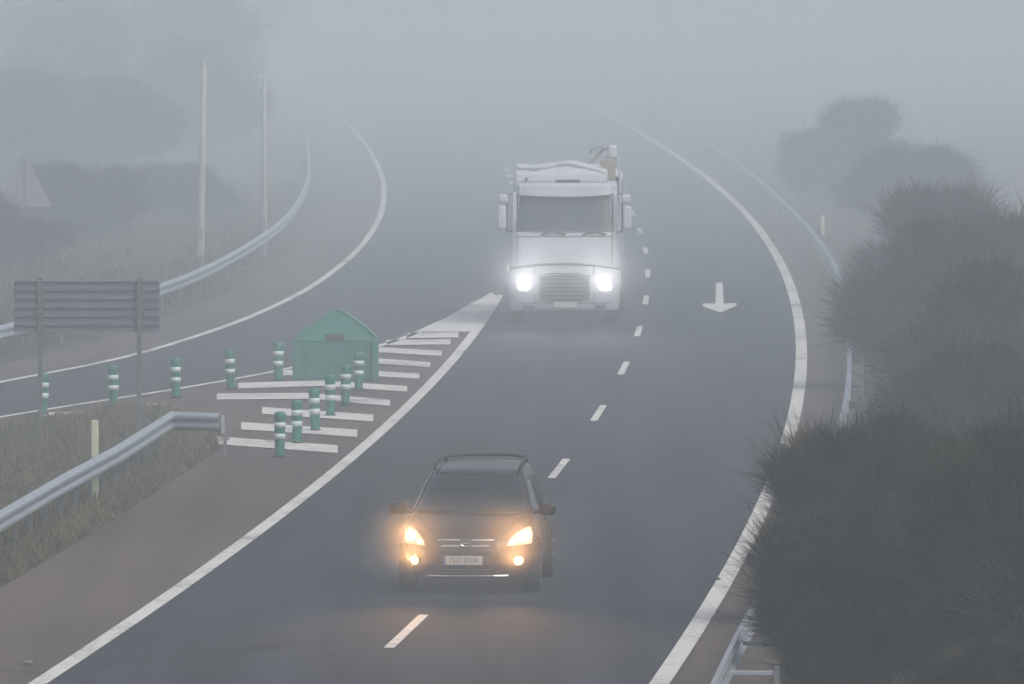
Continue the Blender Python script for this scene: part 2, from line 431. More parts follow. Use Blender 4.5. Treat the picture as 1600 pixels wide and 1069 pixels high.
bm = bmesh.new(); box(bm, 0, 0, 0, 0.52, 0.035, 0.05, 0.006)
STRUT = bpy.data.meshes.new('spacer_arm'); bm.to_mesh(STRUT); bm.free(); STRUT.materials.append(M['galv'])

def guardrail(label, pts, side_sign, ztop=0.75, step=4.0, arm=False, group=None):
    """pts: plan points; side_sign -1 puts the traffic on the left of the travel direction of pts."""
    root = empty('guardrail', label, 'guardrail', (pts[0][0], pts[0][1], 0), 0, group)
    o = Vector((pts[0][0], pts[0][1], 0))
    ps = resample([(p[0] - o.x, p[1] - o.y, 0) for p in pts], step)
    for i in range(len(ps)):
        d = (ps[min(i+1, len(ps)-1)] - ps[max(i-1, 0)]).normalized()
        side = Vector((-d.y, d.x, 0)) * side_sign
        ang = math.atan2(side.y, side.x)
        if i < len(ps) - 1:
            link('beam_section', beam_mesh(ps[i], ps[i+1] + (ps[i+1]-ps[i]).normalized()*0.0, side, ztop), root)
        if arm and ps[i].y + o.y < 118:
            q = ps[i] - side * 0.30; link('spacer_arm', STRUT, root, (q.x, q.y, ztop - 0.10), (0, 0, ang))
            q = ps[i] - side * 0.56; link('rail_post', POST, root, (q.x, q.y, 0), (0, 0, ang))
        else:
            q = ps[i] - side * 0.09; link('spacer_block', SPACER, root, (q.x, q.y, ztop - 0.16), (0, 0, ang))
            q = ps[i] - side * 0.20; link('rail_post', POST, root, (q.x, q.y, 0), (0, 0, ang))
    return root

z = 0.75
med = [(XR(60) + 1.15 - 1.2, 60)]
medc = smooth_curve([ground(*p, z) for p in [(1120, 1069), (1160, 985), (1200, 915), (1329, 600), (1331, 540), (1325, 470), (1311, 420), (1271, 360), (1200, 290), (1130, 235), (1070, 200)]])
guardrail('long curving steel guardrail on the right, running past the dark broom bushes', [(medc(d), d) for d in np.arange(74, 440, 4.0)], 1, arm=True)
ga = [ground(0, 797, z), ground(90, 745, z), ground(180, 697, z), ground(266, 643, z)]
gdir = (Vector(ga[0]) - Vector(ga[1])).normalized()
pre = [tuple(Vector(ga[0]) + gdir * s) for s in (24, 16, 8)]
g1 = guardrail('pale steel guardrail in the left foreground, bent at its end before the hatched gore', pre + ga, -1, step=2.0)
e0 = Vector(ga[-1]); e1 = Vector(ground(344, 646, z)); o_ = g1.location.xy
mid_ = [Vector((e0.x - o_.x, e0.y - o_.y, 0)), Vector((e1.x - o_.x, e1.y - o_.y, 0))]
dd = (mid_[1] - mid_[0]).normalized(); sd = Vector((dd.y, -dd.x, 0))
link('beam_section', beam_mesh(mid_[0], mid_[1], sd, z), g1)
link('rail_post', POST, g1, tuple(mid_[1] - sd * 0.12))
bm = bmesh.new()
c_ = mid_[1] + dd * 0.02
vs = []
for t in np.linspace(-0.5 * math.pi, 0.5 * math.pi, 7):
    for zz in (z - 0.31, z): vs.append(bm.verts.new((c_.x + 0.05 * math.cos(t), c_.y + 0.05 + 0.05 * math.sin(t), zz - 0.03)))
for i in range(6): bm.faces.new((vs[2*i], vs[2*i+1], vs[2*i+3], vs[2*i+2]))
from_bm('end_wing', bm, M['galv'], g1)
rr = smooth_curve([ground(*p, z) for p in [(0, 508), (35, 500), (250, 443), (320, 415), (380, 383), (430, 350), (465, 310), (480, 270), (479, 225)]])
guardrail('faint steel guardrail beyond the slip road, curving away behind the large sign', [(rr(d), d) for d in np.arange(150, 380, 4.0)], -1)

# ------------------------------------------------------------------ flexible bollards
def make_bollard():
    r = empty('bollard', 'x', 'bollard')
    bm = bmesh.new(); lathe(bm, [(0.085, 0.03), (0.085, 0.06), (0.078, 0.10), (0.088, 0.30), (0.096, 0.66), (0.100, 0.70), (0.092, 0.745), (0.05, 0.76)], 18)
    from_bm('tube_body', bm, M['green'], r, True)
    for z0 in (0.30, 0.49):
        bm = bmesh.new(); lathe(bm, [(0.0925 + (z0 - .3) * .02, z0), (0.0975 + (z0 - .3) * .02, z0 + 0.095)], 18)
        from_bm('reflective_band', bm, M['reflector'], r, True)
    bm = bmesh.new(); lathe(bm, [(0.12, 0.0), (0.12, 0.02), (0.09, 0.035)], 18)
    from_bm('base', bm, M['blackplastic'], r, True)
    return r
def copy_thing(root):
    c = root.copy(); C.objects.link(c)
    for ch in root.children:
        k = ch.copy(); C.objects.link(k); k.parent = c
        k.matrix_parent_inverse = ch.matrix_parent_inverse.copy()
        for g in ch.children:
            j = g.copy(); C.objects.link(j); j.parent = k
    return c
boll0 = make_bollard()
BL = [(66, 655, 'green bollard at the left end of its row, beside the left sign post'),
      (177, 642, 'second green bollard from the left, on the slip road edge line between the sign posts'),
      (274, 629, 'third green bollard from the left, just right of the large sign'),
      (360, 615, 'fourth green bollard from the left, above the bent end of the guardrail'),
      (434, 602, 'green bollard immediately left of the green gore marker'),
      (436, 721, 'green bollard nearest the viewer, standing on the nearest hatch stripe'),
      (464, 700, 'second nearest green bollard of the hatched gore row'),
      (492, 680, 'third nearest green bollard of the row across the hatched gore'),
      (516, 657, 'fourth nearest green bollard of the hatched gore row, at the middle of it'),
      (539, 640, 'green bollard of the hatched gore row, fifth from the viewer'),
      (560, 617, 'green bollard in front of the gore marker, sixth of its row from the viewer'),
      (582, 600, 'farthest green bollard of the gore row, at the right edge of the green marker')]
for i, (px, py, lab) in enumerate(BL):
    b = boll0 if i == 0 else copy_thing(boll0)
    x, y = ground(px, py - 4); b.location = (x, y, 0.02 if i >= 5 else 0.03)
    b.rotation_euler = (math.radians(random.uniform(-1.5, 1.5)), math.radians(random.uniform(-2, 2)), random.uniform(0, 6))
    b['label'] = lab; b['group'] = 'flexible green bollards around the gore'

# ------------------------------------------------------------------ green gore marker (seen from behind)
gx, gy = ground(524, 597)
gm = empty('gore_marker', 'large green plastic gore marker with a gabled dome top and a dark slot', 'gore marker', (gx, gy, 0.02))
W = 0.83
bm = bmesh.new()                       # rounded hull, its nose away from the viewer
def hull_ring(z, s, yo=0.0):
    out = []
    for k in range(19):
        t = math.pi * k / 18
        out.append(bm.verts.new((W * s * math.cos(t), yo + 1.15 * s * math.sin(t) ** 0.9 + 0.0, z)))
    return out
rings = [hull_ring(0.0, 1.0), hull_ring(0.05, 1.0), hull_ring(0.72, 0.985), hull_ring(0.80, 0.95)]
for a, b in zip(rings, rings[1:]):
    for k in range(18): bm.faces.new((a[k], a[k+1], b[k+1], b[k]))
bm.faces.new(rings[0])
from_bm('hull', bm, M['green'], gm)
bm = bmesh.new()                       # back wall between the pillars, with ribs
box(bm, 0, 0.06, 0.39, 1.50, 0.04, 0.78, 0.01)
for k in range(7): box(bm, -0.57 + k * 0.19, 0.03, 0.36, 0.035, 0.03, 0.66, 0.006)
from_bm('back_wall', bm, M['green'], gm)
for s in (-1, 1):
    bm = bmesh.new(); box(bm, s * 0.775, 0.03, 0.40, 0.13, 0.20, 0.80, 0.02)
    from_bm('side_pillar', bm, M['green'], gm)
# gabled dome: lofted pentagon outlines sloping to the nose
bm = bmesh.new()
prof = [(-0.80, 0.78), (-0.68, 0.93), (-0.36, 1.15), (-0.12, 1.32), (0.06, 1.40), (0.24, 1.30), (0.60, 1.05), (0.80, 0.86), (0.80, 0.78)]
rs = []
for yy, s, zl in ((0.02, 1.0, 1.0), (0.18, 1.0, 1.02), (0.55, 0.86, 0.9), (0.90, 0.55, 0.62), (1.08, 0.2, 0.2)):
    rs.append([bm.verts.new((x * s, yy, 0.78 + (z_ - 0.78) * zl)) for x, z_ in prof])
for a, b in zip(rs, rs[1:]):
    for k in range(len(prof) - 1): bm.faces.new((a[k], a[k+1], b[k+1], b[k]))
bm.faces.new(rs[0]); bm.faces.new(rs[-1][::-1])
from_bm('dome_top', bm, M['green_lit'], gm)
bm = bmesh.new(); box(bm, -0.02, 0.005, 0.86, 0.38, 0.03, 0.12, 0.012); box(bm, -0.02, -0.004, 0.86, 0.30, 0.03, 0.05, 0.008)
from_bm('handle_slot', bm, M['darkslot'], gm)
bm = bmesh.new(); tube(bm, [(x, 0.012, z_ + 0.01) for x, z_ in prof[:-1]], 0.022, 6); from_bm('rim', bm, M['green_lit'], gm)

# ------------------------------------------------------------------ signs and posts on the left
x0, y0 = ground(62, 694); x1, y1 = ground(214, 668)
sg = empty('road_sign', 'wide grey back of a large road sign on two thin posts left of the gore', 'road sign', (x0, y0, 0))
yaw = 0.0
scale_ = F / y0
def sx(px): return (px - 62) / scale_
def sz(py): return (694 - py) / scale_
for k in range(6):                     # stacked extruded panels, seen from behind
    zb = sz(520) + k * (sz(438) - sz(520)) / 6; zh = (sz(438) - sz(520)) / 6
    bm = bmesh.new(); box(bm, sx(135), 0.05, zb + zh / 2, sx(249) - sx(21), 0.03, zh - 0.012, 0.004)
    box(bm, sx(135), 0.022, zb + 0.012, sx(249) - sx(21), 0.04, 0.022, 0.003)
    box(bm, sx(135), 0.022, zb + zh - 0.022, sx(249) - sx(21), 0.04, 0.018, 0.003)
    from_bm('panel', bm, M['signback'], sg)
for px, yy in ((62, 0.0), (217, 0.0)):
    bm = bmesh.new(); box(bm, sx(px), -0.03, sz(434) / 2 - 0.05, 0.075, 0.06, sz(434) + 0.1, 0.006)
    from_bm('post', bm, M['post'], sg)
    bm = bmesh.new()
    for k in range(6): box(bm, sx(px), -0.005, sz(520) + (k + 0.5) * (sz(438) - sz(520)) / 6, 0.15, 0.03, 0.04, 0.004)
    from_bm('clamp', bm, M['signback'], sg).__setitem__('kind', 'stuff')

tx, ty = ground(38, 408)
ts = empty('warning_sign', 'faint triangular warning sign seen from behind at the far left', 'road sign', (tx, ty, 0))
sc_ = F / ty
h0, h1 = (408 - 320) / sc_, (408 - 245) / sc_
bm = bmesh.new()
pp = []
R_ = 0.06
cs = [(-0.70, h0), (0.70, h0), (0, h1)]
for i, (cx, cz) in enumerate(cs):
    for t in range(5):
        a = math.radians([210, 330, 90][i] - 60 + 30 * t); pp.append((cx * 0.93 + R_ * math.cos(a), cz + R_ * math.sin(a)))
fr = [bm.verts.new((x, -0.012, z_)) for x, z_ in pp]; bk = [bm.verts.new((x, 0.012, z_)) for x, z_ in pp]
bm.faces.new(fr); bm.faces.new(bk[::-1])
for i in range(len(pp)): bm.faces.new((fr[i], fr[(i+1) % len(pp)], bk[(i+1) % len(pp)], bk[i]))
from_bm('panel', bm, mat('pale_sign_back', (0.24, 0.25, 0.26), 0.5, 0.3), ts)
bm = bmesh.new(); box(bm, 0, -0.04, h1 / 2 - 0.02, 0.06, 0.04, h1, 0.005); from_bm('post', bm, M['post'], ts)
bm = bmesh.new(); box(bm, 0, -0.022, h0 + 0.25, 0.75, 0.02, 0.04); box(bm, 0, -0.022, h0 + 0.75, 0.35, 0.02, 0.04); from_bm('bracket', bm, M['signback'], ts).__setitem__('kind', 'stuff')

def pole(px, py, top, r0, r1, label, tilt):
    x, y = ground(px, py); h = (py - top) / (F / y)
    r = empty('pole', label, 'pole', (x, y, 0))
    bm = bmesh.new(); tube(bm, [(0, 0, 0.0), (0, 0, 0.3), (tilt * 0.5, 0, h * 0.5), (tilt, 0, h)], [r0 * 1.0, r0, (r0 + r1) / 2, r1], 14)
    from_bm('shaft', bm, M['pole'], r, True)
    bm = bmesh.new(); box(bm, 0, 0, 0.015, r0 * 4, r0 * 4, 0.03, 0.004)
    for a in (-1, 1):
        for b in (-1, 1): tube(bm, [(a * r0 * 1.5, b * r0 * 1.5, 0.03), (a * r0 * 1.5, b * r0 * 1.5, 0.08)], 0.015, 6)
    from_bm('base_plate', bm, M['galv_dull'], r)
    bm = bmesh.new(); box(bm, tilt * 0.1, -r0 - 0.004, 0.9, 0.08, 0.015, 0.3, 0.004); from_bm('access_door', bm, M['galv_dull'], r)
    bm = bmesh.new(); lathe(bm, [(r1 * 1.15, h - 0.02), (r1 * 1.1, h + 0.03), (r1 * 0.5, h + 0.06)], 12, tilt, 0); from_bm('cap', bm, M['pole'], r)
    return r
pole(313, 420, 100, 0.105, 0.075, 'tall thick pale pole behind the slip road guardrail, the nearer of two', 0.10)
pole(413, 400, 125, 0.075, 0.055, 'thinner fainter pale pole right of the thick one, by the slip road guardrail', 0.0)

x, y = ground(145, 783)
dp = empty('marker_post', 'short cream delineator post standing behind the left foreground guardrail', 'marker post', (x, y, 0))
bm = bmesh.new(); box(bm, 0.02, 0, 0.68, 0.115, 0.06, 1.12, 0.02); from_bm('body', bm, M['cream'], dp)
bm = bmesh.new(); box(bm, -0.02, 0, 0.07, 0.045, 0.045, 0.26, 0.005); box(bm, 0.05, 0.0, 0.09, 0.03, 0.045, 0.2, 0.005); from_bm('foot', bm, M['cream'], dp)
bm = bmesh.new(); box(bm, 0.02, 0.035, 1.05, 0.07, 0.01, 0.16, 0.002); from_bm('reflector', bm, M['reflector'], dp)
x, y = ground(1277, 362, 0.75)
dp = empty('marker_post', 'tiny faint delineator post above the right guardrail beyond the bushes', 'marker post', (x + 0.15, y, 0))
bm = bmesh.new(); box(bm, 0, 0, 0.6, 0.10, 0.05, 1.2, 0.015); from_bm('body', bm, M['cream'], dp)
bm = bmesh.new(); box(bm, 0, -0.028, 1.05, 0.06, 0.01, 0.14, 0.002); from_bm('reflector', bm, M['reflector'], dp)

# ------------------------------------------------------------------ the car
def stack_surface(zs, yf, yb, w, nexp):
    """Vehicle skin as a stack of plan outlines; returns front(x, z) and side(y, z) and ring(z)."""
    def at(z):
        return (float(np.interp(z, zs, yf)), float(np.interp(z, zs, yb)), float(np.interp(z, zs, w)), float(np.interp(z, zs, nexp)))
    def front(x, z):
        a, b, ww, n = at(z); c, l = (a + b) / 2, (b - a) / 2
        return c - l * max(0.0, 1 - min(1, abs(x) / ww) ** n) ** (1 / n)
    def side(y, z):
        a, b, ww, n = at(z); c, l = (a + b) / 2, (b - a) / 2
        return ww * max(0.0, 1 - min(1, abs(y - c) / l) ** n) ** (1 / n)
    def ring(z, k=72):
        a, b, ww, n = at(z); c, l = (a + b) / 2, (b - a) / 2; out = []
        for i in range(k):
            t = 2 * math.pi * i / k - math.pi / 2
            ct, st = math.cos(t), math.sin(t)
            out.append((ww * math.copysign(abs(ct) ** (2 / n), ct), c + l * math.copysign(abs(st) ** (2 / n), st), z))
        return out
    return front, side, ring

def skin(name, ring, zlist, m, parent, k=72):
    bm = bmesh.new(); rs = [[bm.verts.new(p) for p in ring(z, k)] for z in zlist]
    for a, b in zip(rs, rs[1:]):
        for i in range(k): bm.faces.new((a[i], a[(i+1) % k], b[(i+1) % k], b[i]))
    bm.faces.new(rs[0][::-1]); bm.faces.new(rs[-1])
    return from_bm(name, bm, m, parent, True)

def front_patch(name, fr, outline_fn, u0, u1, nu, nv, m, parent, out=0.006, thick=0.0, smooth=True):
    """A panel lying on the front skin. outline_fn(u) -> (z_low, z_high, x) for u in [u0, u1]."""
    bm = bmesh.new(); g = []
    for i in range(nu + 1):
        u = u0 + (u1 - u0) * i / nu; zl, zh, xx = outline_fn(u); col = []
        for j in range(nv + 1):
            zz = zl + (zh - zl) * j / nv
            col.append(bm.verts.new((xx, fr(xx, zz) - out, zz)))
        g.append(col)
    for i in range(nu):
        for j in range(nv): bm.faces.new((g[i][j], g[i+1][j], g[i+1][j+1], g[i][j+1]))
    if thick:
        ex = bmesh.ops.extrude_face_region(bm, geom=bm.faces[:])
        bmesh.ops.translate(bm, vec=(0, thick, 0), verts=[e for e in ex['geom'] if isinstance(e, bmesh.types.BMVert)])
    return from_bm(name, bm, m, parent, smooth)

def wheel(root, x, y, r, w, rim_r, label=None):
    o = bpy.data.objects.new('wheel', None); C.objects.link(o); o.parent = root; o.location = (x, y, r)
    def prof(name, pr, m):
        bm = bmesh.new(); n = 28
        rings = [[bm.verts.new((xx, rr_ * math.cos(2*math.pi*k/n), rr_ * math.sin(2*math.pi*k/n))) for k in range(n)] for xx, rr_ in pr]
        for a, b in zip(rings, rings[1:]):
            for k in range(n): bm.faces.new((a[k], a[(k+1) % n], b[(k+1) % n], b[k]))
        bm.faces.new(rings[0][::-1]); bm.faces.new(rings[-1])
        from_bm(name, bm, m, o, True)
    prof('tyre', [(-w/2, rim_r), (-w/2, r*0.93), (-w*0.4, r), (w*0.4, r), (w/2, r*0.93), (w/2, rim_r)], M['rubber'])
    s = 1 if x > 0 else -1
    prof('rim', [(s*(w/2 - 0.03), rim_r * 0.98), (s*(w/2 + 0.004), rim_r * 0.92), (s*(w/2 - 0.01), rim_r * 0.35), (s*(w/2 + 0.01), rim_r*0.2)], M['alloy'])
    return o

cpx = 727
cx, cy = ground(cpx, 937)
car = empty('car', 'dark bronze compact people carrier with warm headlights and fog lamps lit, nearest vehicle', 'car', (cx, cy, 0.034), -math.atan(slopeR(cy)))
ZS = [0.20, 0.24, 0.30, 0.40, 0.55, 0.66, 0.74, 0.80, 0.86, 0.91, 0.96, 1.00, 1.03, 1.06, 1.20, 1.35, 1.50, 1.565, 1.60, 1.625, 1.64]
YF = [0.16, 0.08, 0.03, 0.00, 0.00, 0.03, 0.08, 0.15, 0.27, 0.43, 0.66, 0.86, 0.98, 1.06, 1.33, 1.60, 1.88, 2.02, 2.18, 2.42, 2.75]
ZS = [z_ if z_ < 1.1 else 1.06 + (z_ - 1.06) * 0.88 for z_ in ZS]
YB = [4.36, 4.42, 4.47, 4.49, 4.48, 4.46, 4.45, 4.45, 4.44, 4.43, 4.42, 4.41, 4.40, 4.39, 4.33, 4.25, 4.14, 4.07, 4.00, 3.88, 3.65]
WD = [0.78, 0.84, 0.875, 0.89, 0.905, 0.91, 0.91, 0.905, 0.895, 0.885, 0.87, 0.855, 0.84, 0.825, 0.775, 0.72, 0.655, 0.615, 0.575, 0.51, 0.40]
NX = [4.6, 4.6, 4.4, 4.2, 4.2, 4.2, 4.0, 3.8, 3.6, 3.5, 3.6, 3.9, 4.2, 4.4, 4.6, 4.8, 5.0, 4.6, 4.0, 3.4, 2.8]
cf, cs_, cr = stack_surface(ZS, YF, YB, WD, NX)
zl = sorted(set(list(np.linspace(0.20, 1.06, 36)) + list(np.linspace(1.06, 1.57, 24))))
skin('body', cr, zl, M['carbody'], car, 96)
# windscreen follows the skin between the pillars
def ws(u):
    return (1.045 - 0.03 * (1 - abs(u)), 1.545 + 0.015 * (1 - abs(u)), u)
def wsx():
    bm = bmesh.new(); g = []
    for j in range(13):
        t = j / 12; row = []
        zz = 1.035 + (1.485 - 1.035) * t
        hw = 0.775 + (0.595 - 0.775) * t
        for i in range(25):
            xx = hw * (-1 + 2 * i / 24); z2 = zz + 0.02 * (1 - (xx / hw) ** 2) * (t - 0.5)
            row.append(bm.verts.new((xx, cf(xx, z2) - 0.008, z2)))
        g.append(row)
    for j in range(12):
        for i in range(24): bm.faces.new((g[j][i], g[j][i+1], g[j+1][i+1], g[j+1][i]))
    return from_bm('windscreen', bm, M['carglass'], car, True)
wsc = wsx()
bm = bmesh.new()
for s in (-1, 1):
    tube(bm, [(s*(0.775 + (0.595-0.775)*t), cf(s*(0.775 + (0.595-0.775)*t), 1.035 + 0.45*t) - 0.012, 1.035 + 0.45*t) for t in np.linspace(0, 1, 9)], 0.011, 5)
tube(bm, [(x_, cf(x_, 1.488) - 0.012, 1.488) for x_ in np.linspace(-0.595, 0.595, 9)], 0.012, 5)
from_bm('windscreen_seal', bm, M['blackplastic'], car)
bm = bmesh.new(); tube(bm, [(x_, cf(x_, 1.028) - 0.014, 1.024) for x_ in np.linspace(-0.79, 0.79, 15)], 0.022, 6)
from_bm('cowl', bm, M['blackplastic'], car)
for x_a, x_b in ((-0.62, 0.0), (0.05, 0.60)):
    bm = bmesh.new(); tube(bm, [(x_a, cf(x_a, 1.04) - 0.02, 1.045), ((x_a + x_b)/2, cf((x_a+x_b)/2, 1.05) - 0.03, 1.06), (x_b, cf(x_b, 1.05) - 0.02, 1.05)], 0.009, 5)
    from_bm('wiper', bm, M['blackplastic'], car)
for s in (-1, 1):                       # side windows, three a side
    for ya, yb_, lo, hi in ((1.52, 2.35, 1.05, 1.40), (2.42, 3.30, 1.05, 1.42), (3.37, 4.0, 1.07, 1.39)):
        bm = bmesh.new(); g = []
        for j in range(5):
            zz = lo + (hi - lo) * j / 4; row = []
            y_s = max(ya, float(np.interp(zz, ZS, YF)) + 0.35) if ya < 2 else ya
            for i in range(9):
                yy = y_s + (yb_ - y_s) * i / 8; row.append(bm.verts.new((s * (cs_(yy, zz) + 0.006), yy, zz)))
            g.append(row)
        for j in range(4):
            for i in range(8): bm.faces.new((g[j][i], g[j][i+1], g[j+1][i+1], g[j+1][i]))
        from_bm('side_window', bm, M['carglass'], car, True)
    bm = bmesh.new()                    # roof rail
    tube(bm, [(s*0.56, 2.15, 1.53), (s*0.575, 2.25, 1.59), (s*0.575, 3.0, 1.615), (s*0.56, 3.75, 1.60), (s*0.54, 3.9, 1.54)], 0.020, 8)
    from_bm('roof_rail', bm, M['blackplastic'], car)
    # door mirror
    bm = bmesh.new(); box(bm, s*0.99, 1.30, 1.06, 0.22, 0.12, 0.155, 0.045, seg=3)
    mo = from_bm('mirror', bm, M['carbody'], car, True)
    bm = bmesh.new(); tube(bm, [(s*0.80, 1.33, 1.02), (s*0.92, 1.31, 1.03)], 0.03, 6); from_bm('mirror_arm', bm, M['blackplastic'], mo)
    for ym in (0.93, 3.62):
        bm = bmesh.new(); n = 20           # dark wheel opening and tyre
        vs0 = [(math.cos(math.pi * k / n) * 0.385, math.sin(math.pi * k / n) * 0.385) for k in range(n + 1)]
        vv = [bm.verts.new((s * (cs_(ym + a, max(0.22, 0.33 + b)) + 0.004), ym + a, max(0.22, 0.33 + b))) for a, b in vs0]
        c0 = bm.verts.new((s * 0.86, ym, 0.25))
        for a, b in zip(vv, vv[1:]): bm.faces.new((c0, a, b))
        from_bm('wheel_arch', bm, M['blackplastic'], car)
        wheel(car, s * 0.815, ym, 0.325, 0.215, 0.22)
    # door lines and handles
    bm = bmesh.new()
    for yd in (1.45, 2.40, 3.36): tube(bm, [(s * (cs_(yd, zz) + 0.001), yd, zz) for zz in np.linspace(0.34, 1.03, 7)], 0.006, 4)
    from_bm('door_gap', bm, M['blackplastic'], car).__setitem__('kind', 'stuff')
    for yd in (2.2, 3.15):
        bm = bmesh.new(); box(bm, s*0.905, yd, 0.88, 0.03, 0.17, 0.03, 0.01); from_bm('door_handle', bm, M['carbody'], car)
# rear cross bar / spoiler showing over the roof
bm = bmesh.new(); tube(bm, [(x_, 3.80 - 0.10 * (x_/0.55)**2, 1.635 - 0.035 * (x_/0.55)**4) for x_ in np.linspace(-0.55, 0.55, 13)], 0.022, 6)
from_bm('roof_cross_bar', bm, M['blackplastic'], car)
# nose: grille with four bright bars and a badge
def patch_rect(name, x0_, x1_, z0_, z1_, m, out=0.006, thick=0.0, tap=0.0, parent=None, nu=10, nv=3):
    def fn(u):
        return (z0_, z1_, u)
    return front_patch(name, cf, fn, x0_, x1_, nu, nv, m, parent or car, out, thick)
gr = patch_rect('grille', -0.40, 0.40, 0.595, 0.775, M['blackplastic'], 0.006)
for x_a, x_b, zz in ((-0.375, -0.075, 0.728), (0.075, 0.375, 0.728), (-0.31, -0.075, 0.652), (0.075, 0.31, 0.652)):
    bm = bmesh.new(); tube(bm, [(x_, cf(x_, zz) - 0.016, zz) for x_ in np.linspace(x_a, x_b, 5)], 0.013, 6)
    from_bm('chrome_bar', bm, M['chrome'], gr)
bm = bmesh.new()
tube(bm, [(0.065 * math.cos(t), cf(0, 0.69) - 0.022, 0.69 + 0.040 * math.sin(t)) for t in np.linspace(0, 2 * math.pi, 17)], 0.008, 5, False)
tube(bm, [(-0.038, cf(0, 0.69) - 0.022, 0.69), (0.038, cf(0, 0.69) - 0.022, 0.69)], 0.007, 5)
from_bm('badge', bm, M['chrome'], gr)
patch_rect('lower_intake', -0.36, 0.36, 0.235, 0.585, M['blackplastic'], 0.005)
bm = bmesh.new()
for zz in (0.30, 0.345): tube(bm, [(x_, cf(x_, zz) - 0.008, zz) for x_ in np.linspace(-0.36, 0.36, 7)], 0.006, 4)
from_bm('intake_slat', bm, M['grille'], car).__setitem__('kind', 'stuff')
bm = bmesh.new(); tube(bm, [(x_, cf(x_, 0.262) - 0.014, 0.262) for x_ in np.linspace(-0.50, 0.55, 13)], 0.012, 6)
from_bm('bumper_trim', bm, M['chrome'], car)
for s in (-1, 1):
    bm = bmesh.new(); vs = [bm.verts.new((s*a, cf(s*a, b) - 0.012, b)) for a, b in ((0.36, 0.275), (0.60, 0.275), (0.52, 0.335), (0.46, 0.345))]
    bm.faces.new(vs); from_bm('bumper_corner_trim', bm, M['grille'], car)
# number plate
pl = empty('number_plate', None, None); del_ = pl; bpy.data.objects.remove(pl)
bm = bmesh.new(); box(bm, -0.035, -0.022, 0.468, 0.52, 0.012, 0.115, 0.004)
pl = from_bm('number_plate', bm, M['plate'], car)
def text_obj(body, size, loc, m, parent, sx_=1.0):
    cu = bpy.data.curves.new('lettering', 'FONT'); cu.body = body; cu.size = size; cu.extrude = 0.0015
    cu.align_x = 'CENTER'; cu.align_y = 'CENTER'
    t = bpy.data.objects.new('lettering', cu); C.objects.link(t)
    dg = bpy.context.evaluated_depsgraph_get(); me_ = bpy.data.meshes.new_from_object(t.evaluated_get(dg))
    bpy.data.objects.remove(t); me_.materials.clear(); me_.materials.append(m)
    o = link('lettering', me_, parent, loc, (math.radians(90), 0, 0)); o.scale = (sx_, 1, 1)
    return o
text_obj('7517 DYW', 0.105, (-0.015, -0.0300, 0.468), M['plateink'], pl, 0.80)
bm = bmesh.new(); box(bm, -0.275, -0.0295, 0.468, 0.035, 0.004, 0.108); from_bm('country_strip', bm, M['plateblue'], pl)
# headlamps: leaf-shaped lens with a bright reflector inside
for s in (-1, 1):
    def hl(u, s=s):
        # u 0 inner tip .. 1 outer
        t = u
        zl_ = 0.655 + 0.005 * t
        zh_ = 0.665 + 0.20 * math.sin(min(1.0, t * 1.1) * math.pi / 2) ** 0.62 if t < 0.9 else 0.665 + 0.20 - (t - 0.9) * 0.9
        return (zl_, zh_, s * (0.54 + 0.295 * t))
    hb = front_patch('headlight', cf, hl, 0.0, 1.0, 16, 6, M['warmlens'], car, 0.008)
    def hc(u, s=s):
        a = u * math.pi; return (0.765 - 0.066 * math.sin(a), 0.765 + 0.066 * math.sin(a), s * (0.745 - 0.075 * math.cos(a)))
    front_patch('bulb_reflector', cf, hc, 0.02, 0.98, 12, 4, M['warmlamp'], hb, 0.016)
    def hc2(u, s=s):
        a = u * math.pi; return (0.705 - 0.034 * math.sin(a), 0.705 + 0.034 * math.sin(a), s * (0.615 - 0.036 * math.cos(a)))
    front_patch('bulb_reflector', cf, hc2, 0.02, 0.98, 10, 4, M['warmlamp'], hb, 0.016)
    def fg(u, s=s):
        a = u * math.pi; return (0.455 - 0.055 * math.sin(a), 0.455 + 0.055 * math.sin(a), s * (0.685 - 0.055 * math.cos(a)))
    front_patch('fog_lamp', cf, fg, 0.02, 0.98, 10, 4, M['warmlamp'], car, 0.012)
    bm = bmesh.new(); zc = 0.455
    tube(bm, [(s*0.685 + 0.068 * math.cos(t), cf(s*0.685 + 0.068 * math.cos(t), zc + 0.068 * math.sin(t)) - 0.006, zc + 0.068 * math.sin(t)) for t in np.linspace(0, 2*math.pi, 17)], 0.008, 5, False)
    from_bm('fog_lamp_ring', bm, M['blackplastic'], car)
bm = bmesh.new()
for s in (-1, 1): tube(bm, [(s * (0.40 + 0.30 * t), cf(s * (0.40 + 0.30 * t), 0.80 + 0.20 * t ** 1.4) - 0.001, 0.80 + 0.20 * t ** 1.4) for t in np.linspace(0, 1, 12)], 0.006, 4)
from_bm('bonnet_gap', bm, M['blackplastic'], car).__setitem__('kind', 'stuff')
bm = bmesh.new(); box(bm, -0.02, float(np.interp(1.42, ZS, YF)) - 0.004, 1.41, 0.13, 0.03, 0.05, 0.012)
from_bm('rear_view_mirror', bm, M['blackplastic'], car)

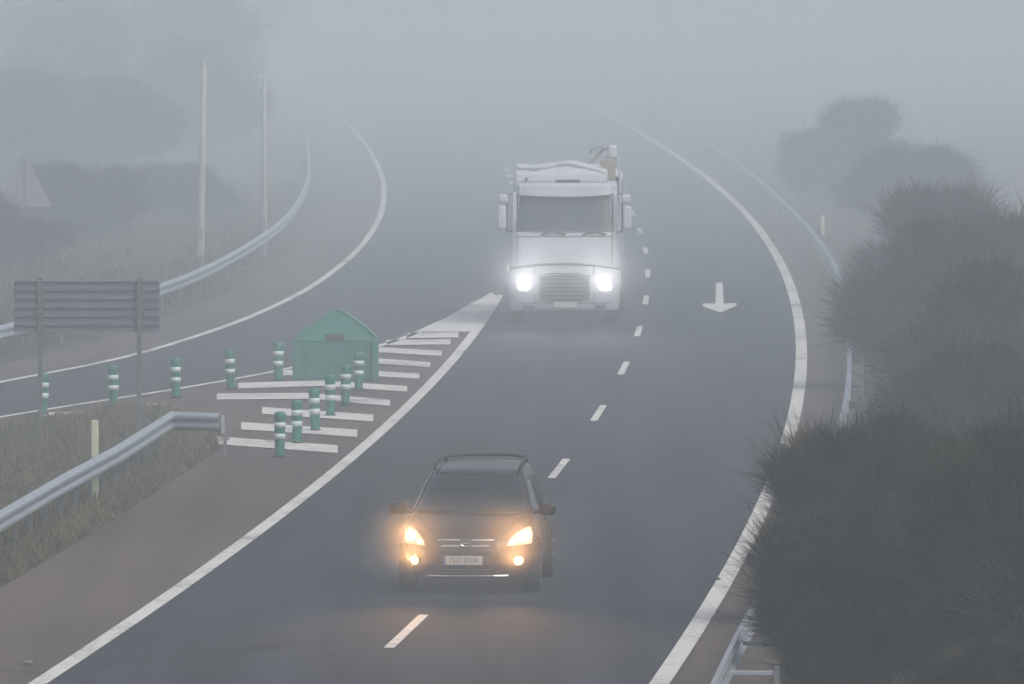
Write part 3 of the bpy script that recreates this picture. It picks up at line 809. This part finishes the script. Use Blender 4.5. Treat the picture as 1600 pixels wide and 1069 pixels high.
def lamp(parent, loc, energy, col, size=0.06, cone=98, blend=1.0, tilt=31.0, yaw_=0.0):
    l = bpy.data.lights.new('lamp_light', 'SPOT'); l.energy = energy; l.color = col; l.shadow_soft_size = size
    l.spot_size = math.radians(cone); l.spot_blend = blend
    o = bpy.data.objects.new('lamp_light', l); C.objects.link(o); o.parent = parent; o.location = loc
    o.rotation_euler = (math.radians(-90 - tilt + 0), 0, math.radians(180 + yaw_))   # shines towards -y of the vehicle
    o.rotation_euler = Vector((math.sin(math.radians(yaw_)) , -1, math.tan(math.radians(tilt)))).to_track_quat('-Z', 'Y').to_euler()
    return o
WARM = (1.0, 0.50, 0.19)
for s in (-1, 1):
    lamp(car, (s * 0.735, -0.10, 0.765), 300, WARM)
    lamp(car, (s * 0.685, -0.10, 0.455), 260, WARM)

# ------------------------------------------------------------------ the truck
tx_, ty_ = ground(882, 511)
trk = empty('truck', 'white tall-cab truck with a sun visor and bright cool headlights, load covered in white sheeting', 'truck', (tx_, ty_, 0.034), -math.atan(slopeR(ty_)))
TZ = [0.30, 0.36, 0.60, 0.95, 1.20, 1.35, 1.60, 2.05, 2.50, 2.95, 3.10, 3.18]
TF = [0.14, 0.06, 0.00, 0.00, 0.03, 0.05, 0.07, 0.12, 0.24, 0.36, 0.48, 0.62]
TB = [2.3] * 12
TW = [1.20, 1.22, 1.245, 1.25, 1.25, 1.25, 1.25, 1.24, 1.20, 1.17, 1.15, 1.10]
TN = [7, 7, 6.5, 6.5, 6.5, 7, 7, 7, 7, 7, 7, 6]
tf, tsd, tr = stack_surface(TZ, TF, TB, TW, TN)
skin('cab', tr, sorted(set(list(np.linspace(0.30, 3.18, 50)))), M['whitepaint'], trk, 96)
def tpatch(name, m, pts_fn, nu, nv, parent=trk, out=0.01, thick=0.0):
    return front_patch(name, tf, pts_fn, -1.0, 1.0, nu, nv, m, parent, out, thick)
tpatch('windscreen', M['truckglass'], lambda u: (2.105 - 0.02 * u * u, 2.965 - 0.05 * u * u, u * 1.09), 16, 6)
tpatch('grille', M['grille'], lambda u: (0.53 + 0.05 * u * u, 1.13 - 0.05 * u * u, -0.0 + u * (0.53 )), 10, 5, out=0.012)
bm = bmesh.new()
for k in range(6): zz = 0.62 + k * 0.088; tube(bm, [(x_, tf(x_, zz) - 0.022, zz) for x_ in np.linspace(-0.50, 0.50, 7)], 0.014, 5)
from_bm('grille_bar', bm, M['galv_dull'], trk).__setitem__('kind', 'stuff')
bm = bmesh.new(); tube(bm, [(x_, tf(x_, 1.36) - 0.012, 1.375 - 0.11 * abs(x_ / 1.22) ** 2.2) for x_ in np.linspace(-1.22, 1.22, 23)], 0.028, 6)
from_bm('panel_groove', bm, M['grille'], trk)
bm = bmesh.new(); tube(bm, [(x_, tf(x_, 0.56) - 0.012, 0.55 - 0.04 * math.cos(x_ * 3)) for x_ in np.linspace(-0.35, 0.35, 9)], 0.02, 6)
from_bm('bumper_trim', bm, M['galv_dull'], trk)
bm = bmesh.new(); box(bm, 0.02, -0.03, 0.46, 0.52, 0.015, 0.12, 0.004); from_bm('number_plate', bm, M['plate'], trk)
for x_a, x_b in ((-0.52, 0.02), (0.40, 0.92)):
    bm = bmesh.new(); tube(bm, [(x_a, tf(x_a, 2.03) - 0.02, 2.02), (x_a + 0.14, tf(x_a, 2.05) - 0.05, 2.07), (x_a + 0.30, tf(0, 2.05) - 0.05, 2.09), (x_b, tf(x_b, 2.05) - 0.03, 2.03)], 0.022, 5)
    from_bm('wiper', bm, M['blackplastic'], trk)
# lower fairings around the lamps
for s in (-1, 1):
    lb = tpatch('lamp_housing', M['whitepaint'], lambda u, s=s: (0.72, 1.14 - 0.04 * (1 + u), s * (0.90 + 0.27 * u)), 8, 5, out=0.02)
    def th(u, s=s):
        a = (u + 1) / 2 * math.pi; return (0.865 - 0.080 * math.sin(a), 0.865 + 0.080 * math.sin(a), s * (0.91 - 0.14 * math.cos(a)))
    front_patch('headlight', tf, th, -0.96, 0.96, 14, 5, M['coollamp'], trk, 0.035)
    bm = bmesh.new(); box(bm, s * 1.13, 0.30, 2.47, 0.10, 0.10, 1.0, 0.03); from_bm('pillar', bm, M['whitepaint'], trk, True)
    # mirrors: two housings on a bracket each side
    bm = bmesh.new(); box(bm, s * 1.40, 0.05, 2.42, 0.19, 0.16, 0.52, 0.05, seg=3); mo = from_bm('mirror', bm, M['whitepaint'], trk, True)
    bm = bmesh.new(); box(bm, s * 1.37, 0.05, 2.83, 0.21, 0.16, 0.20, 0.05, seg=3); from_bm('wide_angle_mirror', bm, M['whitepaint'], mo, True)
    bm = bmesh.new(); tube(bm, [(s * 1.15, 0.35, 2.95), (s * 1.28, 0.12, 2.93), (s * 1.29, 0.08, 2.1), (s * 1.18, 0.30, 2.08)], 0.025, 6); from_bm('mirror_arm', bm, M['grille'], mo)
    wheel(trk, s * 1.07, 1.35, 0.50, 0.30, 0.30)
    for yy in (5.6, 6.9): wheel(trk, s * 1.02, yy, 0.50, 0.42, 0.30)
    bm = bmesh.new(); box(bm, s * 1.22, 0.9, 0.55, 0.05, 0.6, 0.45, 0.02); from_bm('step', bm, M['grille'], trk)
# seams of the bumper, the front flap and the corner deflectors; frame of the grille
bm = bmesh.new()
tube(bm, [(x_, tf(x_, 0.50) - 0.006, 0.50) for x_ in np.linspace(-1.15, 1.15, 15)], 0.010, 4)
for s in (-1, 1):
    tube(bm, [(s*0.66, tf(0.66, z_) - 0.006, z_) for z_ in np.linspace(0.50, 1.32, 6)], 0.010, 4)
    tube(bm, [(s*1.06, tf(1.06, z_) - 0.006, z_) for z_ in np.linspace(1.34, 2.05, 6)], 0.010, 4)
    tube(bm, [(s*(tsd(0.95, z_) + 0.003), 0.95, z_) for z_ in np.linspace(0.6, 2.9, 6)], 0.010, 4)
tube(bm, [(x_, tf(x_, 1.98) - 0.006, 1.985) for x_ in np.linspace(-1.05, 1.05, 15)], 0.009, 4)
from_bm('panel_gap', bm, M['galv_dull'], trk).__setitem__('kind', 'stuff')
bm = bmesh.new()
pts_ = [(-0.55, 0.57), (-0.56, 1.12), (-0.3, 1.165), (0.3, 1.165), (0.56, 1.12), (0.55, 0.57), (0.3, 0.53), (-0.3, 0.53), (-0.55, 0.57)]
tube(bm, [(a, tf(a, b) - 0.02, b) for a, b in pts_], 0.016, 5, False)
from_bm('grille_frame', bm, M['galv_dull'], trk)
bm = bmesh.new()
pts_ = [(-1.09, 2.09), (1.09, 2.09), (1.10, 2.5), (1.09, 2.93), (-1.09, 2.93), (-1.10, 2.5), (-1.09, 2.09)]
for (a, b), (c, d) in zip(pts_, pts_[1:]): tube(bm, [(a + (c-a)*t, tf(a + (c-a)*t, b + (d-b)*t) - 0.014, b + (d-b)*t) for t in np.linspace(0, 1, 7)], 0.012, 5)
from_bm('windscreen_seal', bm, M['galv_dull'], trk)
for s in (-1, 1):
    bm = bmesh.new(); box(bm, s*0.80, tf(0.8, 0.42) - 0.01, 0.42, 0.26, 0.03, 0.08, 0.015); from_bm('lower_air_inlet', bm, M['grille'], trk)
# sun visor
bm = bmesh.new(); g = []
for i in range(17):
    xx = -1.15 + 2.30 * i / 16; bow = 0.05 * (1 - (xx / 1.15) ** 2)
    g.append([bm.verts.new((xx, tf(xx, 3.05) - a, zz)) for a, zz in ((0.0, 3.19), (0.16, 3.17), (0.26, 3.10), (0.30, 2.93 - bow), (0.27, 2.91 - bow), (0.05, 3.02))])
for a, b in zip(g, g[1:]):
    for k in range(6): bm.faces.new((a[k], a[(k+1) % 6], b[(k+1) % 6], b[k]))
bm.faces.new(g[0]); bm.faces.new(g[-1][::-1])
from_bm('sun_visor', bm, M['whitepaint'], trk)
bm = bmesh.new(); box(bm, 0.06, 0.40, 3.225, 0.55, 0.10, 0.05, 0.015); box(bm, -0.86, 0.40, 3.25, 0.08, 0.08, 0.08, 0.02); from_bm('roof_marker_lamp', bm, M['grille'], trk)
# cab roof fairing with a folded sheet over it
def top_z(x): return 3.58 + 0.10 * math.exp(-((x - 0.12) / 0.33) ** 2) - (0.16 * max(0, (x - 0.45) / 0.5) ** 1.5 if x > 0.45 else 0) - 0.02 * math.sin(x * 5) + (0.02 if x < -0.8 else 0)
bm = bmesh.new(); g = []
for i in range(25):
    xx = -1.09 + 2.02 * i / 24; t = top_z(xx)
    g.append([bm.verts.new((xx, yy, zz)) for yy, zz in ((0.62, 3.20), (0.66, 3.34), (0.80, t - 0.16), (0.92, t - 0.03), (1.15, t), (2.2, t - 0.02), (2.28, 3.2))])
for a, b in zip(g, g[1:]):
    for k in range(6): bm.faces.new((a[k], b[k], b[k+1], a[k+1]))
bm.faces.new(g[0]); bm.faces.new(g[-1][::-1])
from_bm('roof_fairing', bm, M['whitepaint'], trk, False)
bm = bmesh.new()
tube(bm, [(x_, 0.86 - 0.02 * math.sin(x_ * 7), top_z(x_) - 0.075) for x_ in np.linspace(-1.09, 0.90, 24)], [0.055 + 0.012 * math.sin(i * 1.7) for i in range(24)], 8)
from_bm('rolled_sheet', bm, M['tarp'], trk, True)
# crane folded behind the cab on the right
bm = bmesh.new(); box(bm, 0.98, 2.55, 2.6, 0.24, 0.26, 2.3, 0.03); box(bm, 0.93, 2.45, 3.42, 0.34, 0.30, 0.5, 0.05)
crn = from_bm('crane_column', bm, M['crane'], trk)
bm = bmesh.new(); box(bm, 1.03, 2.50, 3.82, 0.20, 0.22, 0.32, 0.06, seg=3); from_bm('crane_head', bm, M['whitepaint'], crn, True)
bm = bmesh.new(); tube(bm, [(0.45, 2.5, 3.52), (0.62, 2.5, 3.66), (0.80, 2.5, 3.86), (0.92, 2.5, 3.93)], 0.035, 8)
from_bm('crane_arm', bm, M['crane'], crn)
bm = bmesh.new(); tube(bm, [(0.52, 2.42, 3.80), (0.58, 2.42, 3.90), (0.70, 2.42, 3.945), (0.82, 2.42, 3.93), (0.92, 2.42, 3.84)], 0.022, 8)
from_bm('hose', bm, M['hose'], crn, True)
# chassis, load body with corner posts
bm = bmesh.new(); box(bm, 0, 4.6, 0.75, 0.9, 6.6, 0.28, 0.02); from_bm('chassis', bm, M['grille'], trk)
bm = bmesh.new(); box(bm, 0, 5.2, 2.1, 2.46, 5.0, 2.1, 0.03); from_bm('load_body', bm, M['truckbody'], trk)
for s in (-1, 1):
    bm = bmesh.new(); tube(bm, [(s * 1.20, 2.66, 1.1), (s * 1.20, 2.66, 3.2), (s * 1.10 + s*0.05, 2.66, 3.66)], 0.03, 6); from_bm('corner_post', bm, M['whitepaint'], trk)
bm = bmesh.new(); g = []
for i in range(13):
    t = math.pi * i / 12; g.append([bm.verts.new((-1.2 * math.cos(t), yy, 3.15 + 0.32 * math.sin(t) + 0.02 * math.sin(i * 2.1 + yy))) for yy in np.linspace(2.75, 7.7, 9)])
for a, b in zip(g, g[1:]):
    for k in range(8): bm.faces.new((a[k], b[k], b[k+1], a[k+1]))
from_bm('load_cover', bm, M['tarp'], trk, True)
COOL = (1.0, 0.96, 0.98)
for s in (-1, 1): lamp(trk, (s * 0.91, -0.14, 0.865), 640, COOL, 0.08)

def mist(parent, loc, radii, dens, col, label):  # soft-edged mist added before the lamps so that they make a halo
    bm = bmesh.new(); bmesh.ops.create_icosphere(bm, subdivisions=3, radius=1.0)
    o = from_bm('halo_mist', bm, [], None); o.matrix_world = parent_world(parent) @ Matrix.Translation(loc) @ Matrix.Diagonal((*radii, 1))
    m = bpy.data.materials.new('halo_mist'); m.use_nodes = True; n = m.node_tree.nodes; l = m.node_tree.links; n.clear()
    tc = n.new('ShaderNodeTexCoord'); g = n.new('ShaderNodeTexGradient'); g.gradient_type = 'SPHERICAL'
    mu = n.new('ShaderNodeMath'); mu.operation = 'MULTIPLY'; mu.inputs[1].default_value = dens
    v = n.new('ShaderNodeVolumePrincipled'); v.inputs['Color'].default_value = (*col, 1)
    oo = n.new('ShaderNodeOutputMaterial')
    l.new(tc.outputs['Object'], g.inputs[0]); l.new(g.outputs['Fac'], mu.inputs[0]); l.new(mu.outputs[0], v.inputs['Density']); l.new(v.outputs[0], oo.inputs['Volume'])
    o.data.materials.append(m); setp(o, label, kind='stuff'); return o
def parent_world(p): return Matrix.Translation(p.location) @ p.rotation_euler.to_matrix().to_4x4()
mist(car, (0, -0.55, 0.50), (1.75, 0.9, 0.95), 0.20, (0.95, 0.95, 0.95), 'mist added to give the lamps of the dark car a halo')
mist(trk, (0, -1.2, 0.8), (2.8, 1.8, 1.6), 0.12, (0.95, 0.95, 0.95), 'mist added to give the headlights of the white truck a halo')

def debris(px, py, w, label, m):
    x, y = ground(px, py); bm = bmesh.new()
    bmesh.ops.create_icosphere(bm, subdivisions=2, radius=1.0)
    for v in bm.verts: v.co = Vector((v.co.x * w * (1 + 0.25 * math.sin(v.co.y * 5)), v.co.y * w * 1.6, max(-0.2, v.co.z) * 0.022 + 0.01))
    o = from_bm('debris', bm, M[m]); o.location = (x, y, 0.042); setp(o, label, 'debris'); return o
debris(1121, 912, 0.05, 'small dark clump of dirt lying on the right edge line below the bushes', 'blackplastic')
debris(41, 1043, 0.07, 'small pale scrap lying on the brown shoulder at the lower left corner', 'galv_dull')

# ------------------------------------------------------------------ vegetation
def twig_mesh(name, n_lobes, n_twigs, rx, ry, rz, cz, tl=(0.22, 0.5), tw=0.012, m='broom', up=0.75, seed=0, base_z=0.3, tri=True):
    """Broom crown: thousands of fine upright twigs fanning out of many lobes."""
    r = np.random.default_rng(seed)
    th = r.uniform(0, 2 * np.pi, n_lobes); ph = np.arccos(r.uniform(-0.75, 1.0, n_lobes)); rad = r.uniform(0.25, 0.92, n_lobes)
    lc = np.stack([rx * rad * np.sin(ph) * np.cos(th), ry * rad * np.sin(ph) * np.sin(th), cz + rz * rad * np.cos(ph)], 1)
    lr = r.uniform(0.14, 0.42, n_lobes) * min(rx, rz)
    li = r.integers(0, n_lobes, n_twigs)
    d = r.normal(size=(n_twigs, 3)); d[:, 2] += 0.15; d /= np.linalg.norm(d, axis=1)[:, None]
    st = lc[li] + d * (lr[li] * r.uniform(0.15, 1.0, n_twigs) ** 0.5)[:, None]
    st[:, 2] = np.maximum(st[:, 2], base_z * r.uniform(0.5, 1.5, n_twigs))
    dr = d * 0.75 + np.array([0, 0, up]) + r.normal(size=(n_twigs, 3)) * 0.28
    out = st - np.array([0, 0, cz]); out /= (np.linalg.norm(out, axis=1)[:, None] + 1e-6); dr += out * 0.45
    dr /= np.linalg.norm(dr, axis=1)[:, None]
    L = r.uniform(tl[0], tl[1], n_twigs)[:, None] * np.where(r.uniform(size=n_twigs) < 0.035, 1.9, 1.0)[:, None]
    sd = np.cross(dr, r.normal(size=(n_twigs, 3))); sd /= (np.linalg.norm(sd, axis=1)[:, None] + 1e-6)
    bend = r.normal(size=(n_twigs, 3)) * 0.10
    a = st - sd * tw / 2; b = st + sd * tw / 2; c = st + dr * L * 0.55 + bend * L + sd * tw * 0.4; e = st + dr * L * 0.55 + bend * L - sd * tw * 0.4; t = st + dr * L + np.array([0, 0, 0.08]) * L
    v = np.stack([a, b, c, e, t], 1).reshape(-1, 3)
    k = np.arange(n_twigs) * 5
    me_ = bpy.data.meshes.new(name)
    me_.vertices.add(len(v)); me_.vertices.foreach_set('co', v.ravel().astype(np.float32))
    quads = np.stack([k, k + 1, k + 2, k + 3], 1); tris = np.stack([k + 3, k + 2, k + 4], 1)
    loops = np.concatenate([quads.ravel(), tris.ravel()]); me_.loops.add(len(loops)); me_.loops.foreach_set('vertex_index', loops.astype(np.int32))
    np_ = len(quads) + len(tris); me_.polygons.add(np_)
    ls = np.concatenate([np.arange(len(quads)) * 4, len(quads) * 4 + np.arange(len(tris)) * 3])
    me_.polygons.foreach_set('loop_start', ls.astype(np.int32))
    me_.update(calc_edges=True); me_.validate(); me_.materials.append(M[m])
    return me_
# unit crowns (about 1 m half width, 2.2 m high), scaled per bush
CROWN = [twig_mesh('crown', 44, 80000, 1.0, 1.0, 1.05, 1.15, (0.12, 0.42), 0.0065, 'broom', 0.55, 11 + i, 0.15) for i in range(3)]
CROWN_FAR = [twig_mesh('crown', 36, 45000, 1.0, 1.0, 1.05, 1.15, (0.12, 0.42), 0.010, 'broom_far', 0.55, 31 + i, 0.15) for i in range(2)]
def stems_mesh(seed):
    r = random.Random(seed); bm = bmesh.new()
    for k in range(11):
        a = r.uniform(0, 2 * math.pi); q = r.uniform(0.25, 0.8)
        tube(bm, [(0.06 * math.cos(a), 0.06 * math.sin(a), 0), (q * 0.4 * math.cos(a), q * 0.4 * math.sin(a), 0.5), (q * math.cos(a + .2), q * math.sin(a + .2), r.uniform(1.1, 1.6))], [0.035, 0.024, 0.008], 5)
    me_ = bpy.data.meshes.new('stems'); bm.to_mesh(me_); bm.free(); me_.materials.append(M['bark']); return me_
STEMS = [stems_mesh(s) for s in (1, 2)]
def bush(label, x, y, w, h, var, far=False, rz=0.0, group='dark broom bushes along the right guardrail', name='broom_bush', depth=None):
    r = empty(name, label, 'bush', (x, y, 0), rz, group)
    o = link('crown', (CROWN_FAR if far else CROWN)[var], r); o['kind'] = 'stuff'; o.scale = (w, depth or w, h / 2.35)
    s = link('stems', STEMS[var % 2], r); s.scale = (w, depth or w, h / 2.35); s['kind'] = 'stuff'
    return r
bush('nearest dark broom bush, its spiky twigs reaching over the white edge line on the right', 3.84, 97.5, 1.15, 2.3, 0, rz=0.4)
bush('dark broom bush whose spiky top hides the guardrail and edge line above the nearest one', 4.6, 108.5, 1.38, 2.65, 1, rz=2.0)
bush('big dark broom bush at the right edge of the picture, in the foreground', 5.7, 95, 1.35, 3.2, 2, rz=4.1)
bush('low dark broom bush at the lower right corner', 4.85, 88, 0.75, 1.5, 1, rz=5.0)
bush('dark broom bush between the foreground one and the hazy dome shaped one', 6.7, 118, 1.3, 2.1, 0, rz=3.3)
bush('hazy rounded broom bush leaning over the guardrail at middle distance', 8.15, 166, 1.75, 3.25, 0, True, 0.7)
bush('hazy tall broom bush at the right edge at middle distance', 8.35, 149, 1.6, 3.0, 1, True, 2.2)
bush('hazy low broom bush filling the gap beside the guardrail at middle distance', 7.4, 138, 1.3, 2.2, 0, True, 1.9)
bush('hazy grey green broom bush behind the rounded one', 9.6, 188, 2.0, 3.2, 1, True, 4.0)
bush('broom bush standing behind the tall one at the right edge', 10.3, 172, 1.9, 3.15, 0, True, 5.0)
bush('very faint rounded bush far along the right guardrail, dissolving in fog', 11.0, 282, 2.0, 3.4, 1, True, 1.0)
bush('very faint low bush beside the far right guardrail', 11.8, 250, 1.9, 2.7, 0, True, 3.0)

def leaf_crown(name, seed, n_cl, n_leaf, rx, rz, cz, size):
    r = np.random.default_rng(seed)
    th = r.uniform(0, 2*np.pi, n_cl); ph = np.arccos(r.uniform(-0.8, 1, n_cl)); rad = r.uniform(0.35, 0.9, n_cl)
    lc = np.stack([rx*rad*np.sin(ph)*np.cos(th), rx*rad*np.sin(ph)*np.sin(th), cz + rz*rad*np.cos(ph)], 1)
    li = r.integers(0, n_cl, n_leaf); p = lc[li] + r.normal(size=(n_leaf, 3)) * 0.17 * rx
    a = r.normal(size=(n_leaf, 3)); a /= np.linalg.norm(a, axis=1)[:, None]
    b = np.cross(a, r.normal(size=(n_leaf, 3))); b /= np.linalg.norm(b, axis=1)[:, None]
    s = (size * r.uniform(0.6, 1.3, n_leaf))[:, None]
    v = np.stack([p - a*s, p + b*s*0.5, p + a*s, p - b*s*0.5], 1).reshape(-1, 3)
    k = np.arange(n_leaf) * 4
    return mesh_from(name, v.tolist(), np.stack([k, k+1, k+2, k+3], 1).tolist(), M['treeleaf'])
TCROWN = [leaf_crown('crown', 50 + i, 46, 40000, 1.0, 1.0, 1.55, 0.032) for i in range(3)]
def trunk_mesh(seed):
    r = random.Random(seed); bm = bmesh.new()
    tube(bm, [(0, 0, 0), (0.02, 0, 0.5), (-0.02, 0.02, 1.0), (0.0, 0, 1.7)], [0.08, 0.06, 0.045, 0.015], 8)
    for k in range(7):
        a = r.uniform(0, 6.28); z0 = r.uniform(0.6, 1.2)
        tube(bm, [(0, 0, z0), (0.3*math.cos(a), 0.3*math.sin(a), z0 + 0.3), (0.7*math.cos(a), 0.7*math.sin(a), z0 + 0.6)], [0.03, 0.02, 0.006], 5)
    me_ = bpy.data.meshes.new('trunk'); bm.to_mesh(me_); bm.free(); me_.materials.append(M['bark']); return me_
TRUNK = [trunk_mesh(4), trunk_mesh(5)]
def tree(label, x, y, w, h, var, rz):
    r = empty('tree', label, 'tree', (x, y, 0), rz, 'foggy trees beyond the slip road')
    o = link('crown', TCROWN[var], r); o['kind'] = 'stuff'; o.scale = (w, w, h / 2.55)
    t = link('trunk', TRUNK[var % 2], r); t.scale = (w * 0.8, w * 0.8, h / 2.55)
for a in [('foggy tree behind the thick pale pole', -14.0, 380, 3.0, 7.0, 0, 0.3),
          ('foggy tree between the warning sign and the thick pale pole', -19.5, 385, 3.4, 7.6, 1, 1.3),
          ('foggy tree just left of the thinner pale pole', -19.0, 500, 3.2, 8.2, 2, 3.3),
          ('faint tall tree at the upper left, above the warning sign', -28.5, 450, 3.6, 9.0, 0, 4.0),
          ('very faint tree right of the thinner pale pole', -16.5, 540, 3.4, 8.6, 1, 5.1),
          ('very faint tall tree at the top, between the warning sign and the poles', -24.0, 510, 4.2, 11.0, 2, 0.9)]:
    tree(*a)
for a in [('low shrub behind the large sign, by the far guardrail', -14.0, 226, 2.2, 2.0, 0),
          ('low shrub between the large sign and the thick pale pole', -12.4, 244, 2.0, 2.3, 1),
          ('low shrub under the warning sign at the left edge', -16.0, 222, 2.4, 2.5, 1),
          ('faint low shrub behind the thinner pale pole', -10.0, 262, 1.6, 1.9, 0),
          ('wide foggy shrub right behind the warning sign', -18.6, 300, 3.2, 4.2, 1),
          ('foggy shrub left of the foot of the thick pale pole', -14.3, 305, 2.8, 3.8, 0),
          ('foggy shrub between the two pale poles', -12.6, 345, 2.6, 4.6, 1),
          ('tall foggy shrub at the left edge above the warning sign', -24.0, 345, 3.8, 5.8, 0),
          ('foggy shrub in the middle of the left slope', -18.0, 350, 3.6, 5.6, 1)]:
    bush(a[0], a[1], a[2], a[3], a[4], a[5], True, random.uniform(0, 6), 'shrubs beyond the slip road', 'shrub')

# grass: joined blades, uncountable
def grass(name, pts, m, hgt=(0.10, 0.35), w=0.012, label=''):
    n = len(pts); p = np.array(pts); r = rng
    L = r.uniform(hgt[0], hgt[1], n)[:, None]; a = r.uniform(0, 2*np.pi, n)
    sd = np.stack([np.cos(a), np.sin(a), np.zeros(n)], 1) * w; ln = r.normal(size=(n, 3)) * 0.35; ln[:, 2] = 1
    v = np.stack([p - sd, p + sd, p + ln * L], 1).reshape(-1, 3); k = np.arange(n) * 3
    me_ = mesh_from(name, v.tolist(), np.stack([k, k+1, k+2], 1).tolist(), M[m])
    return setp(link(name, me_), label, 'grass', kind='stuff')
def scatter(n, d0, d1, fa, fb, clump=0.5):
    out = []
    while len(out) < n:
        d = random.uniform(d0, d1); a, b = fa(d), fb(d)
        if b <= a: continue
        x = random.uniform(a, b)
        if random.random() < clump:
            for _ in range(random.randint(4, 14)): out.append((x + random.gauss(0, 0.10), d + random.gauss(0, 0.25), 0.0))
        else: out.append((x, d, 0.0))
    return [q for q in out[:n] if fa(q[1]) <= q[0] <= fb(q[1])]
nose_r = lambda d: min(apron_left(d) - 0.05, RI(d) + 40) if d < 161 else -99
nose_l = lambda d: max(RI(d) + 0.9, -13)
grass('grass', scatter(42000, 104, 160, nose_l, nose_r), 'drygrass', (0.04, 0.2), label='dry straw coloured grass on the island between motorway and slip road')
grass('grass', scatter(26000, 104, 160, nose_l, nose_r), 'greengrass', (0.03, 0.12), label='short green grass among the dry tufts of the left island')
grass('grass', scatter(30000, 78, 190, lambda d: medc(d) + 0.35, lambda d: medc(d) + 4.5), 'drygrass', (0.1, 0.45), label='dry grass under the broom bushes behind the right guardrail')
grass('grass', scatter(26000, 160, 300, lambda d: rr(d) - 9, lambda d: rr(d) - 0.3), 'greengrass', (0.15, 0.6), 0.03, label='rough grass beyond the far slip road guardrail')

# ------------------------------------------------------------------ haze
def fog(name, y0_, half, top, bottom, dens, label):
    bm = bmesh.new(); box(bm, 0, (y0_ + 2430) / 2, (top + bottom) / 2, half * 2, 2430 - y0_, top - bottom)
    o = from_bm(name, bm, [], None)
    hm = bpy.data.materials.new(name + '_air'); hm.use_nodes = True
    n = hm.node_tree.nodes; n.clear()
    pv = n.new('ShaderNodeVolumePrincipled'); ho = n.new('ShaderNodeOutputMaterial')
    pv.inputs['Color'].default_value = (0.84, 0.935, 1.0, 1); pv.inputs['Density'].default_value = dens
    pv.inputs['Anisotropy'].default_value = 0.0
    hm.node_tree.links.new(pv.outputs[0], ho.inputs['Volume'])
    o.data.materials.append(hm); return setp(o, label, kind='stuff')
fog('haze', -35, 850, 12.0, -1.0, HAZE_DENSITY, 'thin fog filling the whole valley')
for i, (d_, x_) in enumerate(BANKS):
    fog('fog_bank', d_, 840 - 10 * i, 11.6 - 0.4 * i, -0.9 + 0.1 * i, x_, 'thicker bank of fog lying over the far part of the motorway')
